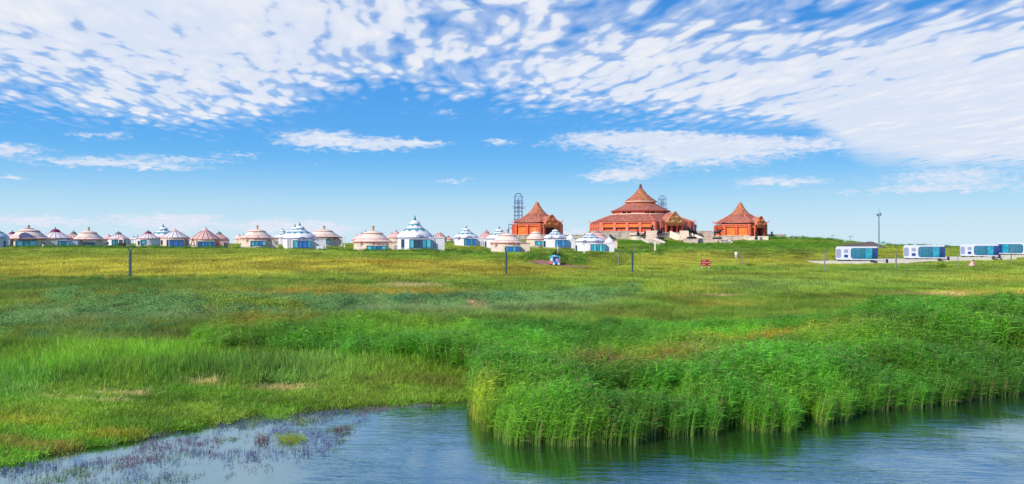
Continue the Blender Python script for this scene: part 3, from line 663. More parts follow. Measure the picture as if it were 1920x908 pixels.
glass('pane_teal', (40, 152, 180)); glass('pane_cyan', (86, 204, 220)); glass('pane_blue', (24, 104, 196)); glass('pane_dark', (16, 58, 84)); glass('pane_cabin', (48, 116, 146)); glass('pane_navy', (30, 60, 124))  # teal, cyan and blue bases carry the sky's reflection as colour

def window(par, x0, x1, z0, z1, y, n, panes, frame='frame_blue', fr=.09, dep=.16, name='window'):
    """a frame with mullions, its panes set back; x along the front, y is the front face"""
    mb = MB(); mb.box(x0, x1, y, y+dep, z1-fr, z1).box(x0, x1, y, y+dep, z0, z0+fr)
    w = (x1-x0)/n
    for k in range(n+1):
        a = x0+w*k; a0 = a if k == 0 else a-fr/2; a1 = a+fr if k == 0 else (a if k == n else a+fr/2)
        mb.box(a0, a1, y+.003, y+dep-.003, z0+fr, z1-fr)
    f = mb.build(name, M[frame], par)
    for k in range(n):
        MB().box(x0+w*k+fr*.5, x0+w*(k+1)-fr*.5, y+dep*.45, y+dep*.45+.03, z0+fr-.01, z1-fr+.01).build('pane', M[panes[k % len(panes)]], f)
    return f

PROF = {'white': [(1.0, 0), (.985, .05), (.93, .13), (.82, .22), (.64, .33), (.47, .41), (.45, .425)],
        'tiered': [(1.0, 0), (.94, .05), (.84, .13), (.70, .27), (.56, .43), (.48, .50)],
        'ribbed': [(1.0, 0), (.86, .10), (.62, .27), (.42, .42), (.29, .50)],
        'cone': [(1.0, 0), (.80, .17), (.58, .36), (.40, .52), (.25, .63), (.21, .66)]}
def yurt(style, label, cx, base, eave, top, rw, d, wall=None, win=None, panes=('pane_teal', 'pane_cyan'), npane=4, annex=None, cap=None, side=None, shut=None, annex_win=None, annex_cap=False, trim=None, group='yurts of the grassland camp', chim=False, arches=()):
    m = d/F; o = P3(cx, base, d); th_ = math.atan((cx-960)/F); mh = m*math.cos(th_); t = thing('yurt', label, 'yurt', o, -th_, group)
    ze = (base-eave)*m; H = (eave-top)*m; r = rw*mh; rwall = min(wall or 999, rw*.965)*mh
    low = o.z-G(o.x, o.y)
    low = min(6, max(.5, low+.5))
    n = 40
    felt = {'white': 'white_felt', 'tiered': 'cream_felt', 'ribbed': 'white_felt', 'cone': 'pink_felt'}[style] if not trim else trim
    wl = 'cream_wall' if style in ('tiered', 'cone') else 'white_wall'
    MB().lathe([(rwall+.14, -low), (rwall+.14, .16)], n).build('plinth', M['plinth'], t)
    MB().lathe([(rwall, .16), (rwall, ze*.86), (rwall+.03, ze*.865), (rwall+.03, ze+.02)], n).build('wall', M[wl], t)
    prof = [(r*a, ze+.05+H*b) for a, b in PROF[style]]
    roof = [(r, ze-.05)]+prof
    MB().lathe(roof, n, cap=True).build('roof', M[felt], t)
    def rad(z_):
        zs = [p[1] for p in prof]; rs = [p[0] for p in prof]; return float(np.interp(z_, zs, rs))
    def shell(name, z_top, z_lo, z_hi, mat_, teeth, par=t, rf=rad, off=.035):
        mb = MB(); N = teeth*4; rowsn = 4; vs = []
        for k in range(rowsn+1):
            for i in range(N):
                e = (z_lo+(z_hi-z_lo)*abs(((i/4) % 1)*2-1)**.7); zz_ = z_top+(e-z_top)*k/rowsn; rr = rf(zz_)+off; a = 2*math.pi*i/N
                vs.append((rr*math.cos(a), rr*math.sin(a), zz_+off*.5))
        mb.add(vs, [(k*N+i, (k+1)*N+i, (k+1)*N+(i+1) % N, k*N+(i+1) % N) for k in range(rowsn) for i in range(N)], True)
        return mb.build(name, M[mat_], par)
    top_r, top_z = prof[-1]
    if style == 'white':
        shell('roof_ornament', ze+H*.415, ze+H*.26, ze+H*.36, 'teal_trim' if trim != 'cream_felt' else 'rose_trim', 11)
        cprof = [(.50*r, ze+H*.405), (.47*r, ze+H*.44), (.36*r, ze+H*.53), (.27*r, ze+H*.60)]
        c = MB().lathe(cprof+[(.27*r, ze+H*.605)], 32).build('cupola', M['white_felt'], t)
        shell('cupola_ornament', cprof[-1][1], ze+H*.48, ze+H*.57, 'teal_trim', 8, c, lambda z_: float(np.interp(z_, [p[1] for p in cprof], [p[0] for p in cprof])), .03)
        MB().lathe([(.26*r, ze+H*.60), (.29*r, ze+H*.63), (.27*r, ze+H*.68), (.20*r, ze+H*.74), (.09*r, ze+H*.78)], 28).build('cap', M['white_felt'], t)
        MB().lathe([(.085*r, ze+H*.76), (.075*r, ze+H*.80), (.035*r, ze+H*.9), (.012*r, ze+H*1.0)], 12).build('spire', M[cap or 'teal_spire'], t)
        MB().lathe([(r*1.005+.02, ze-.10), (r*1.005+.05, ze-.02), (r*1.0, ze+.06)], n, cap=False).build('eave_band', M['lilac_trim'], t)
    elif style == 'tiered':
        MB().lathe([(r+.02, ze-.16), (r+.10, ze-.12), (r+.10, ze+.02), (r, ze+.07)], n, cap=True).build('eave_band', M['rose_trim'], t)
        shell('roof_ring', ze+H*.21, ze+H*.14, ze+H*.16, 'pink_felt', 16)
        MB().lathe([(.50*r, ze+H*.49), (.52*r, ze+H*.53), (.50*r, ze+H*.56), (.38*r, ze+H*.62), (.27*r, ze+H*.67), (.20*r, ze+H*.70)], 32).build('upper_roof', M[felt], t)
        MB().lathe([(.53*r, ze+H*.50), (.545*r, ze+H*.525), (.52*r, ze+H*.545)], 32, cap=False).build('upper_band', M['rose_trim'], t)
        if chim: MB().lathe([(.075*r, ze+H*.66), (.075*r, ze+H*.96), (.095*r, ze+H*.96), (.095*r, ze+H*1.0)], 12).build('chimney', M['chimney_stone'], t)
        else:
            MB().lathe([(.24*r, ze+H*.68), (.25*r, ze+H*.70), (.10*r, ze+H*.76)], 24).build('cap', M[cap or 'rose_trim'], t)
            MB().lathe([(.05*r, ze+H*.74), (.045*r, ze+H*.84), (.06*r, ze+H*.86), (.01*r, ze+H*1.0)], 10).build('spire', M['grey_spire'], t)
    elif style == 'ribbed':
        mb = MB()
        for (p, q) in zip(prof[:-1], prof[1:]): mb.tube((p[0]+.03, 0, p[1]), (q[0]+.03, 0, q[1]), .05, n=4)
        me_ = None
        for k in range(18):
            a = 2*math.pi*(k+.5)/18
            if me_ is None: rb_ = mb.build('roof_rib', M['rose_trim'], t); me_ = rb_.data
            else: rb_ = bpy.data.objects.new('roof_rib', me_); C.objects.link(rb_); rb_.parent = t
            rb_.rotation_euler = (0, 0, a)
        MB().lathe([(.31*r, ze+H*.49), (.315*r, ze+H*.52), (.30*r, ze+H*.60), (.24*r, ze+H*.69), (.15*r, ze+H*.76), (.05*r, ze+H*.80)], 28).build('cap', M[cap or 'crimson'], t)
        MB().lathe([(.04*r, ze+H*.78), (.03*r, ze+H*.9), (.008*r, ze+H*1.0)], 10).build('spire', M['grey_spire'], t)
        MB().lathe([(r+.02, ze-.12), (r+.06, ze-.06), (r, ze+.07)], n, cap=True).build('eave_band', M['rose_trim'], t)
    else:
        mb = MB()
        for (p, q) in zip(prof[:-1], prof[1:]): mb.tube((p[0]+.03, 0, p[1]), (q[0]+.03, 0, q[1]), .045, n=4)
        me_ = None
        for k in range(16):
            a = 2*math.pi*(k+.5)/16
            if me_ is None: rb_ = mb.build('roof_rib', M['brown_wood'], t); me_ = rb_.data
            else: rb_ = bpy.data.objects.new('roof_rib', me_); C.objects.link(rb_); rb_.parent = t
            rb_.rotation_euler = (0, 0, a)
        MB().lathe([(.24*r, ze+H*.64), (.25*r, ze+H*.68), (.17*r, ze+H*.74), (.13*r, ze+H*.80), (.05*r, ze+H*.90), (.01*r, ze+H*1.0)], 24).build('cap', M[cap or 'pink_felt'], t)
        MB().lathe([(r+.02, ze-.12), (r+.06, ze-.06), (r, ze+.07)], n, cap=True).build('eave_band', M['rose_trim'], t)
    X = lambda p: (p-cx)*mh
    def front(xa, xb):
        q = 0 if xa < 0 < xb else min(abs(xa), abs(xb)); return -math.sqrt(max(.05, rwall**2-q*q))-.10
    if win:
        x0, x1, r0, r1 = win; y = front(X(x0), X(x1))
        MB().box(X(x0)-.10, X(x1)+.10, y+.05, y+.9, (base-r1)*m-.12, (base-r0)*m+.10).build('window_bay', M[wl], t)
        window(t, X(x0), X(x1), (base-r1)*m, (base-r0)*m, y-.05, npane, panes)
    if side:
        x0, x1, r0, r1, pm = side; y = front(X(x0), X(x1)); MB().box(X(x0)-.12, X(x1)+.12, y+.06, y+1.2, (base-r1)*m-.14, (base-r0)*m+.14).build('window_bay', M[wl], t)
        window(t, X(x0), X(x1), (base-r1)*m, (base-r0)*m, y-.02, 1, (pm,), 'frame_blue', .07)
    if shut:
        x0, x1, r0, r1 = shut; y = front(X(x0), X(x1)); w_ = (X(x1)-X(x0))/3
        for k in range(3): MB().box(X(x0)+w_*k+.03, X(x0)+w_*(k+1)-.03, y, y+.8, (base-r1)*m, (base-r0)*m, bev=.02).build('shutter', M['white_wall'], t)
    for (xa, rr_) in arches:     # little carved arches over the openings
        q = X(xa); y = front(q-.3, q+.3)-.02; zc = (base-rr_)*m; mb = MB()
        for k in range(8):
            a0, a1 = math.pi*k/8, math.pi*(k+1)/8
            mb.tube((q+.75*math.cos(a0), y, zc+.5*math.sin(a0)), (q+.75*math.cos(a1), y, zc+.5*math.sin(a1)), .07, n=5)
        mb.tube((q, y, zc+.45), (q, y, zc+.75), .08, .02, n=5); mb.ball((q, y, zc+.18), (.3, .06, .12), 8, 5)
        mb.build('arch_carving', M['rose_trim' if style != 'white' else 'lilac_trim'], t)
    if annex:
        x0, x1, r0 = annex; h = (base-r0)*m; ya, yb = -rwall*.72, rwall*.2
        a = MB().box(X(x0)-.3, X(x1), ya, yb, -low, h).build('annex', M[wl if style != 'cone' else 'pink_felt'], t)
        MB().box(X(x0)-.3, X(x1)+.10, ya-.10, yb+.1, h, h+.16).build('annex_parapet', M['rose_trim' if style != 'white' else 'white_wall'], a)
        if annex_cap:
            q = X(x0)+.9; MB().lathe([(.95, 0), (.92, .25), (.70, .60), (.35, .85), (.10, 1.0), (.05, 1.25)], 18).build('annex_dome', M['white_felt'], a, (q, ya+1.0, h+.12))
        if annex_win:
            xa, xb, ra, rb, pm = annex_win; window(t, X(xa), X(xb), (base-rb)*m, (base-ra)*m, ya-.06, max(1, int((xb-xa)/3)), (pm,), 'frame_blue', .06)
    return t
W_, T_, R_, C_ = 'white', 'tiered', 'ribbed', 'cone'
TE = ('pane_teal', 'pane_cyan', 'pane_blue'); CY = ('pane_cyan', 'pane_teal')
yurt(W_, 'white and teal yurt cut off by the left edge of the photo', -12, 472, 446, 419, 30, 150, side=(7, 11, 452, 471, 'pane_navy'), annex=(8, 16, 448))
yurt(R_, 'crimson-capped yurt mostly hidden behind the yurt cut off by the left edge', 23, 466, 448, 431, 22, 215, group=None)
y5 = yurt(T_, 'wide cream yurt with a flared cap and large cyan windows, nearest the left edge', 54, 465, 447.5, 421, 41, 160, wall=35, win=(30, 69, 451, 463), npane=3, panes=CY, side=(20, 25, 451, 462, 'pane_dark'), annex=(70, 105, 449), annex_win=(72, 78, 451, 462, 'pane_teal'))
MB().prism([(-1.0, 0), (1.0, 0), (1.0, .75), (.75, 1.15), (0, 1.4), (-.75, 1.15), (-1.0, .75)], -.5, .6).build('hood', M['lilac_trim'], y5, ((48-54)*160/F, -3.2, (465-449)*160/F))
yurt(R_, 'white ribbed yurt with a plum dome cap, second from the left in the front row', 104, 463, 447, 425, 32, 168, win=(108, 129, 452, 463), panes=CY, npane=3, annex=(130, 150, 450), annex_win=(146, 149, 451, 461, 'pane_cyan'))
yurt(R_, 'small yurt with a slate cap between the plum-capped yurt and the chimney yurt', 138, 462, 447, 431, 18, 225, cap='grey_spire', trim='pink_felt')
yurt(T_, 'cream tiered yurt with a square stone chimney, left of the two slate-capped yurts', 166, 461, 449, 426, 31, 172, win=(155, 178, 454, 461), panes=('pane_dark',), arches=((160, 453), (187, 453)), chim=True, annex=(180, 202, 450.5), annex_win=(198, 204, 454, 459, 'pane_navy'))
yurt(T_, 'small pink yurt with two finials tucked behind the slate-capped yurt', 204, 461, 448, 438, 9, 240, trim='pink_felt')
yurt(R_, 'grey-capped yurt with cyan windows directly behind the tallest fence post', 222, 461, 448, 432, 21, 190, cap='grey_spire', win=(210, 232, 450, 460), panes=CY, annex=(236, 246, 450), annex_win=(241, 246, 452, 457, 'pane_navy'))
yurt(W_, 'tiny far yurt, left one of the pair left of the red-capped yurt', 250, 460, 449, 440, 8, 290)
yurt(W_, 'tiny far yurt, right one of the pair left of the red-capped yurt', 257, 460, 449, 439, 8, 290, cap='grey_spire')
yurt(R_, 'white yurt with a bright red cap and a green-tinted window', 278, 460, 447.5, 430, 23, 180, win=(264, 273, 450, 459), panes=('pane_cyan',), npane=1, side=(259, 262, 452, 459, 'pane_dark'))
yurt(W_, 'tall white and slate-blue yurt behind the plain white cone-roofed yurt', 306, 463, 447, 420, 30, 185, win=(290, 298, 449, 458), npane=1, shut=(278, 287, 447, 459))
y12 = yurt(C_, 'plain white cone-roofed yurt with deep blue window panels', 328, 465, 446, 428, 28, 165, trim='white_felt', win=(313, 344, 450, 463), npane=3, panes=('pane_blue',), side=(302, 305, 451, 458, 'pane_dark'), annex=(346, 353, 448), annex_win=(349, 352, 451, 459, 'pane_navy'))
y13 = yurt(C_, 'pink cone-roofed yurt with wooden A-frames against its walls', 385, 468, 449, 425, 29, 160, wall=28, win=(371, 402, 453, 467), npane=5, panes=('pane_blue', 'pane_teal'), annex=(400, 430, 451), annex_win=(420, 429, 455, 461, 'pane_navy'))
for px in (362, 409):
    m = 160/F; mb = MB(); q = (px-385)*m*.93
    for s in (-1, 1): mb.tube((q+s*.62, -2.9, -.3), (q, -2.6, 2.25), .09, n=6)
    mb.tube((q-.35, -2.78, .85), (q+.35, -2.78, .85), .07, n=6); mb.build('timber_frame', M['brown_wood'], y13)
yurt(R_, 'small yurt with a grey and pink cap behind the annex of the pink cone-roofed yurt', 411, 462, 448, 432, 18, 200, cap='grey_spire', trim='pink_felt')
yurt(T_, 'tiny far yurt, left one of the pair just right of the pink cone-roofed yurt', 448, 460, 448, 437.5, 9, 290)
yurt(T_, 'tiny far yurt, right one of the pair just right of the pink cone-roofed yurt', 456, 461, 449, 437.5, 9, 270)
yurt(T_, 'cream tiered yurt with a chimney and four cyan panes, left of the paired teal-topped yurts', 482, 462, 446.5, 423, 31, 165, win=(470, 498, 452, 461), panes=('pane_cyan', 'pane_teal', 'pane_blue'), arches=((463, 452), (506, 452), (484, 450)), chim=True, annex=(500, 522, 447.5), annex_win=(515, 522, 453, 458, 'pane_navy'))
yurt(W_, 'small teal-topped yurt half hidden between the chimney yurt and the big white yurt', 530, 463, 446, 427, 15, 215)
yurt(W_, 'rear one of the paired teal-spired yurts, only its top showing', 553, 463, 445, 420, 24, 190)
yurt(W_, 'big white yurt with a teal spire, four blue panes and a white tank beside it', 562, 468, 447, 417, 32, 158, win=(550, 584, 451, 465), npane=4, panes=('pane_cyan', 'pane_blue', 'pane_blue', 'pane_teal'), shut=(538, 549, 448, 466), arches=((567, 450), (586, 450)), annex=(588, 611, 449))
yurt(T_, 'cream tiered yurt with a thin chimney behind the big yurt with the white tank', 607, 459, 444.5, 424, 33, 182, wall=28, win=(611, 618, 449, 457), npane=1, panes=('pane_teal',), arches=((628, 450),), chim=True, annex=(620, 642, 446), annex_win=(637, 641, 450, 455, 'pane_navy'))
yurt(T_, 'farthest of the three small yurts stepped behind the front chimney yurt', 671, 464, 450, 438, 12, 260, trim='pink_felt')
yurt(T_, 'middle of the three small yurts stepped behind the front chimney yurt', 678, 464, 449, 435, 14, 235)
yurt(T_, 'nearest of the three small yurts stepped behind the front chimney yurt', 686, 465, 449, 431, 18, 210, trim='pink_felt')
yurt(T_, 'cream chimney yurt with a rose eave line just left of the tallest white yurt', 699, 472, 453.5, 424, 37, 155, wall=36, win=(688, 723, 461, 471), npane=4, panes=('pane_cyan', 'pane_teal', 'pane_blue', 'pane_cyan'), arches=((678, 459), (706, 458), (730, 459)), chim=True, annex=(722, 749, 455), annex_win=(739, 748, 461, 467, 'pane_navy'))
yurt(T_, 'left one of the pink-capped pair behind the annex of the front chimney yurt', 735, 464, 448, 435, 12, 235, trim='pink_felt')
yurt(T_, 'right one of the pink-capped pair, touching the tallest white yurt', 743, 464, 446, 430, 14, 215, trim='pink_felt')
yurt(W_, 'tallest white yurt with a big picture window and scalloped teal roof ornament', 778, 468.5, 446, 404, 34, 154, wall=33, win=(768, 807, 449, 465), npane=5, panes=('pane_cyan', 'pane_dark', 'pane_dark', 'pane_teal', 'pane_cyan'), side=(753, 758, 449, 464, 'pane_dark'), arches=((788, 446), (812, 447)), annex=(806, 833, 447), annex_win=(813, 816, 449, 465, 'pane_navy'))
yurt(C_, 'small pink domed yurt behind the annex of the tallest white yurt', 824, 463, 446, 433, 14, 225)
yurt(R_, 'tiny dark-roofed far yurt between the tallest white yurt and the next white one', 841, 459, 449, 441, 9, 300, cap='brown_wood', trim='pink_felt')
yurt(W_, 'white yurt standing alone with a thin teal spire, left of the pink ribbed one', 874, 462, 446.5, 423, 23, 176, win=(870, 892, 448, 460), npane=4, panes=('pane_teal', 'pane_blue'), arches=((860, 449), (880, 447)), annex=(890, 907, 448), annex_win=(902, 906, 453, 459, 'pane_navy'))
yurt(R_, 'pink ribbed yurt with a rose cap between two white yurts', 912, 462, 447, 429, 17, 205, cap='rose_trim', trim='pink_felt')
yurt(W_, 'white teal-topped yurt behind the cream yurt near the middle', 936, 467, 448, 424, 25, 172, side=(909, 912, 453, 464, 'pane_dark'))
yurt(T_, 'cream yurt near the middle with a blunt chimney and blue windows', 951, 474.5, 455.5, 430, 32, 160, wall=31, win=(947, 974, 462, 473), npane=4, panes=('pane_teal', 'pane_blue'), arches=((930, 461), (961, 459), (985, 460)), chim=True, annex=(972, 993, 457))
yurt(T_, 'small cream yurt right in front of the left red pavilion', 1004, 461, 448.5, 428, 18, 178, win=(1003, 1017, 452, 460), npane=3, panes=('pane_teal', 'pane_cyan'), chim=True)
yurt(W_, 'white yurt below the right end of the left red pavilion', 1041, 464.5, 447, 426, 22, 176, wall=21, win=(1041, 1064, 450, 463), npane=4, panes=('pane_teal', 'pane_blue'), side=(1019, 1023, 452, 463, 'pane_dark'), arches=((1034, 448), (1052, 448)), annex=(1062, 1078, 450), annex_cap=True)
yurt(T_, 'cream and pink yurt half hidden behind the rightmost white yurt', 1122, 470, 452, 431, 24, 185, trim='pink_felt', annex=(1138, 1157, 452))
yurt(W_, 'rightmost white yurt, with teal windows and a small domed annex', 1106, 474.5, 453, 432, 28, 160, wall=27, win=(1107, 1134, 458, 472), npane=5, panes=('pane_teal', 'pane_cyan'), arches=((1097, 456), (1120, 456)), side=(1079, 1082, 460, 472, 'pane_dark'), annex=(1134, 1151, 456), annex_cap=True)

# ------------------------------------------------------------ the red pavilions
def pavilion(label, cx, base, d, Rp, rows, gable, main=False, a0=-85):
    """Rp: corner radius in px; rows: the heights of its tiers, as photograph rows"""
    m = d/F; o = P3(cx, base, d); t = thing('pavilion', label, 'pavilion', o, 0, 'red tiled pavilions on the hill')
    Z = lambda r_: (base-r_)*m; A0 = R(a0); Rm = Rp*m; nn = 72
    ap = Rm*math.cos(math.pi/6)
    def L(name, prof, mk, par=t, cap=True): return MB().lathe([(p[0]*m, Z(p[1]))+tuple(p[2:3])+((p[3]*m,) if len(p) > 3 else ()) for p in prof], nn, a0=A0, cap=cap).build(name, M[mk], par)
    def fb(mb, c, u0, u1, o0, o1, z0, z1, apo=None):      # box on a facet: u along it, o outwards
        c = R(c); nx, ny = math.cos(c), math.sin(c); tx, ty = -ny, nx; q = (apo or ap)
        vs = [(nx*(q+oo)+tx*u, ny*(q+oo)+ty*u, z_) for z_ in (z0, z1) for u, oo in ((u0, o1), (u1, o1), (u1, o0), (u0, o0))]
        return mb.add(vs, [(3, 2, 1, 0), (4, 5, 6, 7), (0, 1, 5, 4), (1, 2, 6, 5), (2, 3, 7, 6), (3, 0, 4, 7)])
    facets = [a0+30+60*k for k in range(6)]; half = Rm/2
    e = rows['eave']; W0 = Rp-(4 if main else 3)
    L('wall', [(W0, base+1, 1), (W0, e+1, 1)], 'red_wall')
    L('eave_beam', [(Rp-3, e+2.6, 1), (Rp-.8, e+2.0, 1), (Rp-.8, e+.2, 1)], 'pink_stone')
    def courses(prof, step):                              # laps of tiles: each course stands a little proud of the one above
        P_ = [tuple(p)+(0,)*(4-len(p)) for p in prof]; out = []
        for a, c in zip(P_[:-1], P_[1:]):
            n_ = max(1, round(abs(a[1]-c[1])/step)); lerp = lambda f: [x*(1-f)+y*f for x, y in zip(a, c)]
            for k in range(n_):
                lo, hi = lerp(k/n_), lerp((k+1)/n_); lo[0] += .55; lo[1] -= .15; hi[0] += .1; out += [tuple(lo), tuple(hi)]
        return out
    L('lower_roof', courses(rows['roof'], 1.9), 'red_tile')
    # hip ridges with curled ends
    for k in range(6):
        a = A0+k*math.pi/3; pr = rows['roof']; mb = MB()
        pts = [Vector((p[0]*m*math.cos(a), p[0]*m*math.sin(a), Z(p[1])+(p[3]*m if len(p) > 3 else 0)+.08)) for p in pr]
        for p, q in zip(pts[:-1], pts[1:]): mb.tube(p, q, .17, n=6)
        tip = pts[0]; dv = Vector((math.cos(a), math.sin(a), 0)); mb.tube(tip, tip+dv*.45+Vector((0, 0, .3)), .16, .10, 6); mb.tube(tip+dv*.45+Vector((0, 0, .3)), tip+dv*.6+Vector((0, 0, .75)), .10, .03, 6)
        mb.build('hip_ridge', M['pink_stone'], t)
    if main:
        L('ledge', [(54, 403.6), (55.5, 403.4), (55.5, 402.2), (51, 402)], 'light_stone')
        L('gallery_wall', [(49.5, 403), (49.5, 396)], 'dark_door')
        for k in range(30):
            a = 2*math.pi*(k+.3)/30; c_, s_ = math.cos(a)*51.5*m, math.sin(a)*51.5*m
            if s_ < 3.5: MB().tube((c_, s_, Z(403)), (c_, s_, Z(396.4)), .17, n=8).build('gallery_column', M['pink_stone'], t)
            if k % 4 in (0, 1) and s_ < 3.5:
                a2 = a+math.pi/30; MB().box(-.8, .8, -.06, .06, Z(402.6), Z(399.0)).build('gallery_panel', M['pink_stone'], t, (math.cos(a2)*50.6*m, math.sin(a2)*50.6*m, 0), (0, 0, a2+math.pi/2))
        L('gallery_band', [(53, 398.6), (54.5, 398.2), (56, 396.8), (52, 396.5)], 'red_wall')
        L('middle_roof', courses([(56, 396.9), (53, 395.6), (44, 391.5), (35, 387), (29, 383), (27, 382)], 1.9), 'red_tile')
        L('upper_band', [(27, 383), (27, 380.5), (28.5, 379.6)], 'orange_panel')
        L('upper_trim', [(29.5, 380), (31, 379.3), (30.5, 378), (28, 377.6)], 'light_stone')
        L('upper_roof', courses([(30.5, 378.2), (25, 374.5), (18, 369.5), (12.5, 364.5), (8.5, 360), (5, 356), (3.4, 353.5), (2.4, 352)], 2.2), 'gold_tile')
        L('finial', [(3.2, 354), (4.6, 356-1), (3.4, 352.5), (2.2, 350.5), (3.0, 349.8), (2.0, 348.8), (1.6, 347.8), (2.6, 347.4), (2.6, 346.2), (.4, 345.6)], 'purple_trim')
    else:
        L('upper_roof', courses(rows['upper'], 2.2), 'gold_tile')
        tp = rows['top']; L('finial', [(3.4, tp+6), (2.6, tp+4), (1.9, tp+3), (2.4, tp+2.2), (1.6, tp+1.2), (.3, tp)], 'purple_trim')
    zc0, zc1 = Z(base+.5), Z(e+3)
    # facades
    for fi, c in enumerate(facets):
        rel = ((c+180) % 360)-180
        if rel > 20: continue                                   # the back, which cannot be seen
        aw = (W0*m)*math.cos(math.pi/6); hw = W0*m/2
        if abs(rel-(-55)) < 1:                                  # entrance side
            gc = gable['u']*m; gw = gable['w']*m; gh0, gh1 = Z(gable['low']), Z(gable['high'])
            pr = MB(); fb(pr, c, gc-gw*.95, gc+gw*.95, -.5, 1.3, Z(e+7), gh0, aw); pr.build('porch_lintel', M['gold_carving'], t)
            cr_, nx, ny = R(c), math.cos(R(c)), math.sin(R(c)); tx, ty = -ny, nx
            q_ = .14 if main else .24
            tri = [(-gw*1.15, gh0), (-gw*.95, gh0+.25), (-gw*.6, gh0+(gh1-gh0)*.5), (-gw*q_, gh0+(gh1-gh0)*.9), (0, gh1+.1), (gw*q_, gh0+(gh1-gh0)*.9), (gw*.6, gh0+(gh1-gh0)*.5), (gw*.95, gh0+.25), (gw*1.15, gh0)]
            for nm, mk, o0, o1, k_ in (('gable', 'gold_main' if main else 'gold_carving', .9, 1.6, .96), ('gable_roof', 'red_tile', -2.0, .95, .92), ('gable_rim', 'light_stone', 2.3, 2.5, 1.0)):
                if nm == 'gable_rim':
                    mb = MB()
                    for p, q in zip(tri[:-1], tri[1:]):
                        if abs(p[1]-q[1]) < .01: continue
                        f_ = lambda v: (nx*(aw+1.55)+tx*(gc+v[0]), ny*(aw+1.55)+ty*(gc+v[0]), v[1])
                        mb.tube(f_(p), f_(q), .17, n=6)
                    mb.build(nm, M['gold_carving'], t); continue
                n_ = len(tri); vs = [(nx*(aw+oo)+tx*(gc+u*k_), ny*(aw+oo)+ty*(gc+u*k_), gh0+(z_-gh0)*k_) for oo in (o1, o0) for u, z_ in tri]
                MB().add(vs, [tuple(range(n_)), tuple(range(2*n_-1, n_-1, -1))]+[(i+n_, (i+1) % n_+n_, (i+1) % n_, i) for i in range(n_)]).build(nm, M[mk], t)
            # carved scrolls on the gable
            mb = MB(); rg = random.Random(5)
            for _ in range(26):
                u = rg.uniform(-.75, .75)*gw; z_ = gh0+rg.uniform(.05, .85)*(gh1-gh0)*(1-abs(u)/gw*.95); mb.ball((nx*(aw+1.62)+tx*(gc+u), ny*(aw+1.62)+ty*(gc+u), z_), (.28, .28, .24), 7, 4)
            mb.build('gable_carving', M['gold_main' if main else 'gold_carving'], t)
            for u in ((-.9, -.32, .32, .9) if main else (-.85, .85)):
                mb = MB(); fb(mb, c, gc+gw*u-.28, gc+gw*u+.28, .8, 1.3, zc0, Z(e+6.8), aw); mb.build('porch_column', M['red_wall'], t)
            for u0, u1 in (((-.85, -.36), (-.28, .28), (.36, .85)) if main else ((-.72, .72),)):
                mb = MB(); fb(mb, c, gc+gw*u0, gc+gw*u1, .02, .12, zc0, Z(e+8), aw); mb.build('doorway', M['dark_door'], t)
            for u in (-hw*.72, hw*.80) if main else (hw*.85,):
                mb = MB(); fb(mb, c, u-.5, u+.5, -.2, .9, zc0, Z(e-1.5), aw); mb.build('pillar', M['pink_stone'], t)
            if main:
                for u0, u1 in ((-hw*.64, gc-gw), (gc+gw*1.0, hw*.72)):
                    mb = MB(); fb(mb, c, u0, u1, 0, .7, Z(base-9), Z(e+2), aw); mb.build('frieze', M['pink_stone'], t)
                    mb = MB(); fb(mb, c, u0+.3, u1-.3, .02, .1, zc0, Z(base-8.5), aw); mb.build('doorway', M['dark_door'], t)
        else:
            ncol = 4 if main else 2
            mb = MB(); fb(mb, c, -hw*.98, hw*.98, .02, .55 if main else .35, Z(e+(10 if main else 5)), Z(e+(4.5 if main else 3.2)), aw); mb.build('frieze', M['orange_panel'], t)
            mb = MB(); fb(mb, c, -hw*.98, hw*.98, .02, .30, Z(e+(11 if main else 5.6)), Z(e+(10 if main else 5)), aw); mb.build('frieze_painted_shadow', M['purple_trim'], t)  # dark strip painted as the shadow along the frieze's lower edge
            for k in range(ncol+1):
                u = -hw*.97+2*hw*.97*k/ncol; w_ = .42 if main else .30
                mb = MB(); fb(mb, c, u-w_, u+w_, .0, .75, zc0, Z(e+2), aw); mb.build('column', M['red_wall' if not main else 'pink_stone'], t)
            for k in range(ncol):
                u0 = -hw*.97+2*hw*.97*k/ncol+.5; u1 = u0+2*hw*.97/ncol-1.0
                mb = MB(); fb(mb, c, u0, u1, .02, .22, zc0, Z(e+(13.5 if main else 7)), aw); mb.build('wall_panel', M['red_wall' if main else 'orange_panel'], t)
                if main: mb = MB(); fb(mb, c, u0-.1, u1+.1, .01, .10, Z(e+13.5), Z(e+11), aw); mb.build('painted_shade_strip', M['dark_door'], t)  # dark colour stands in for the row of shadow below the frieze
    for k in range(6):                                           # corner pillars
        a = A0+k*math.pi/3
        if math.sin(a) > .3: continue
        q = (W0+1.5)*m; MB().tube((q*math.cos(a), q*math.sin(a), zc0), (q*math.cos(a), q*math.sin(a), Z(e+(0 if main else 1))), .62 if main else .4, n=8).build('corner_pillar', M['pink_stone'], t)
    return t
pavilion('largest red pavilion, three tiled tiers under a tall finial, in the middle of the hill', 1201, 437, 250, 100, dict(eave=418, roof=[(100, 418.2, 1, .9), (95, 416.6, 1, .3), (84, 412.5, .9), (70, 407.5, .6), (58, 404.2, .2), (52, 402.8, 0)]), dict(u=-5, w=22, low=421, high=400.5), True)
small = lambda b: dict(eave=b-21, top=b-63, roof=[(49, b-22.3, 1, 1.3), (45.5, b-23.8, .9, .4), (38.5, b-27.6, .5), (30.5, b-32, .2), (23.5, b-36, 0), (18.5, b-39, 0)], upper=[(19.6, b-38.4), (15, b-42.4), (11.2, b-46.6), (8, b-51), (5.2, b-55), (3.6, b-59), (2.5, b-61.5)])
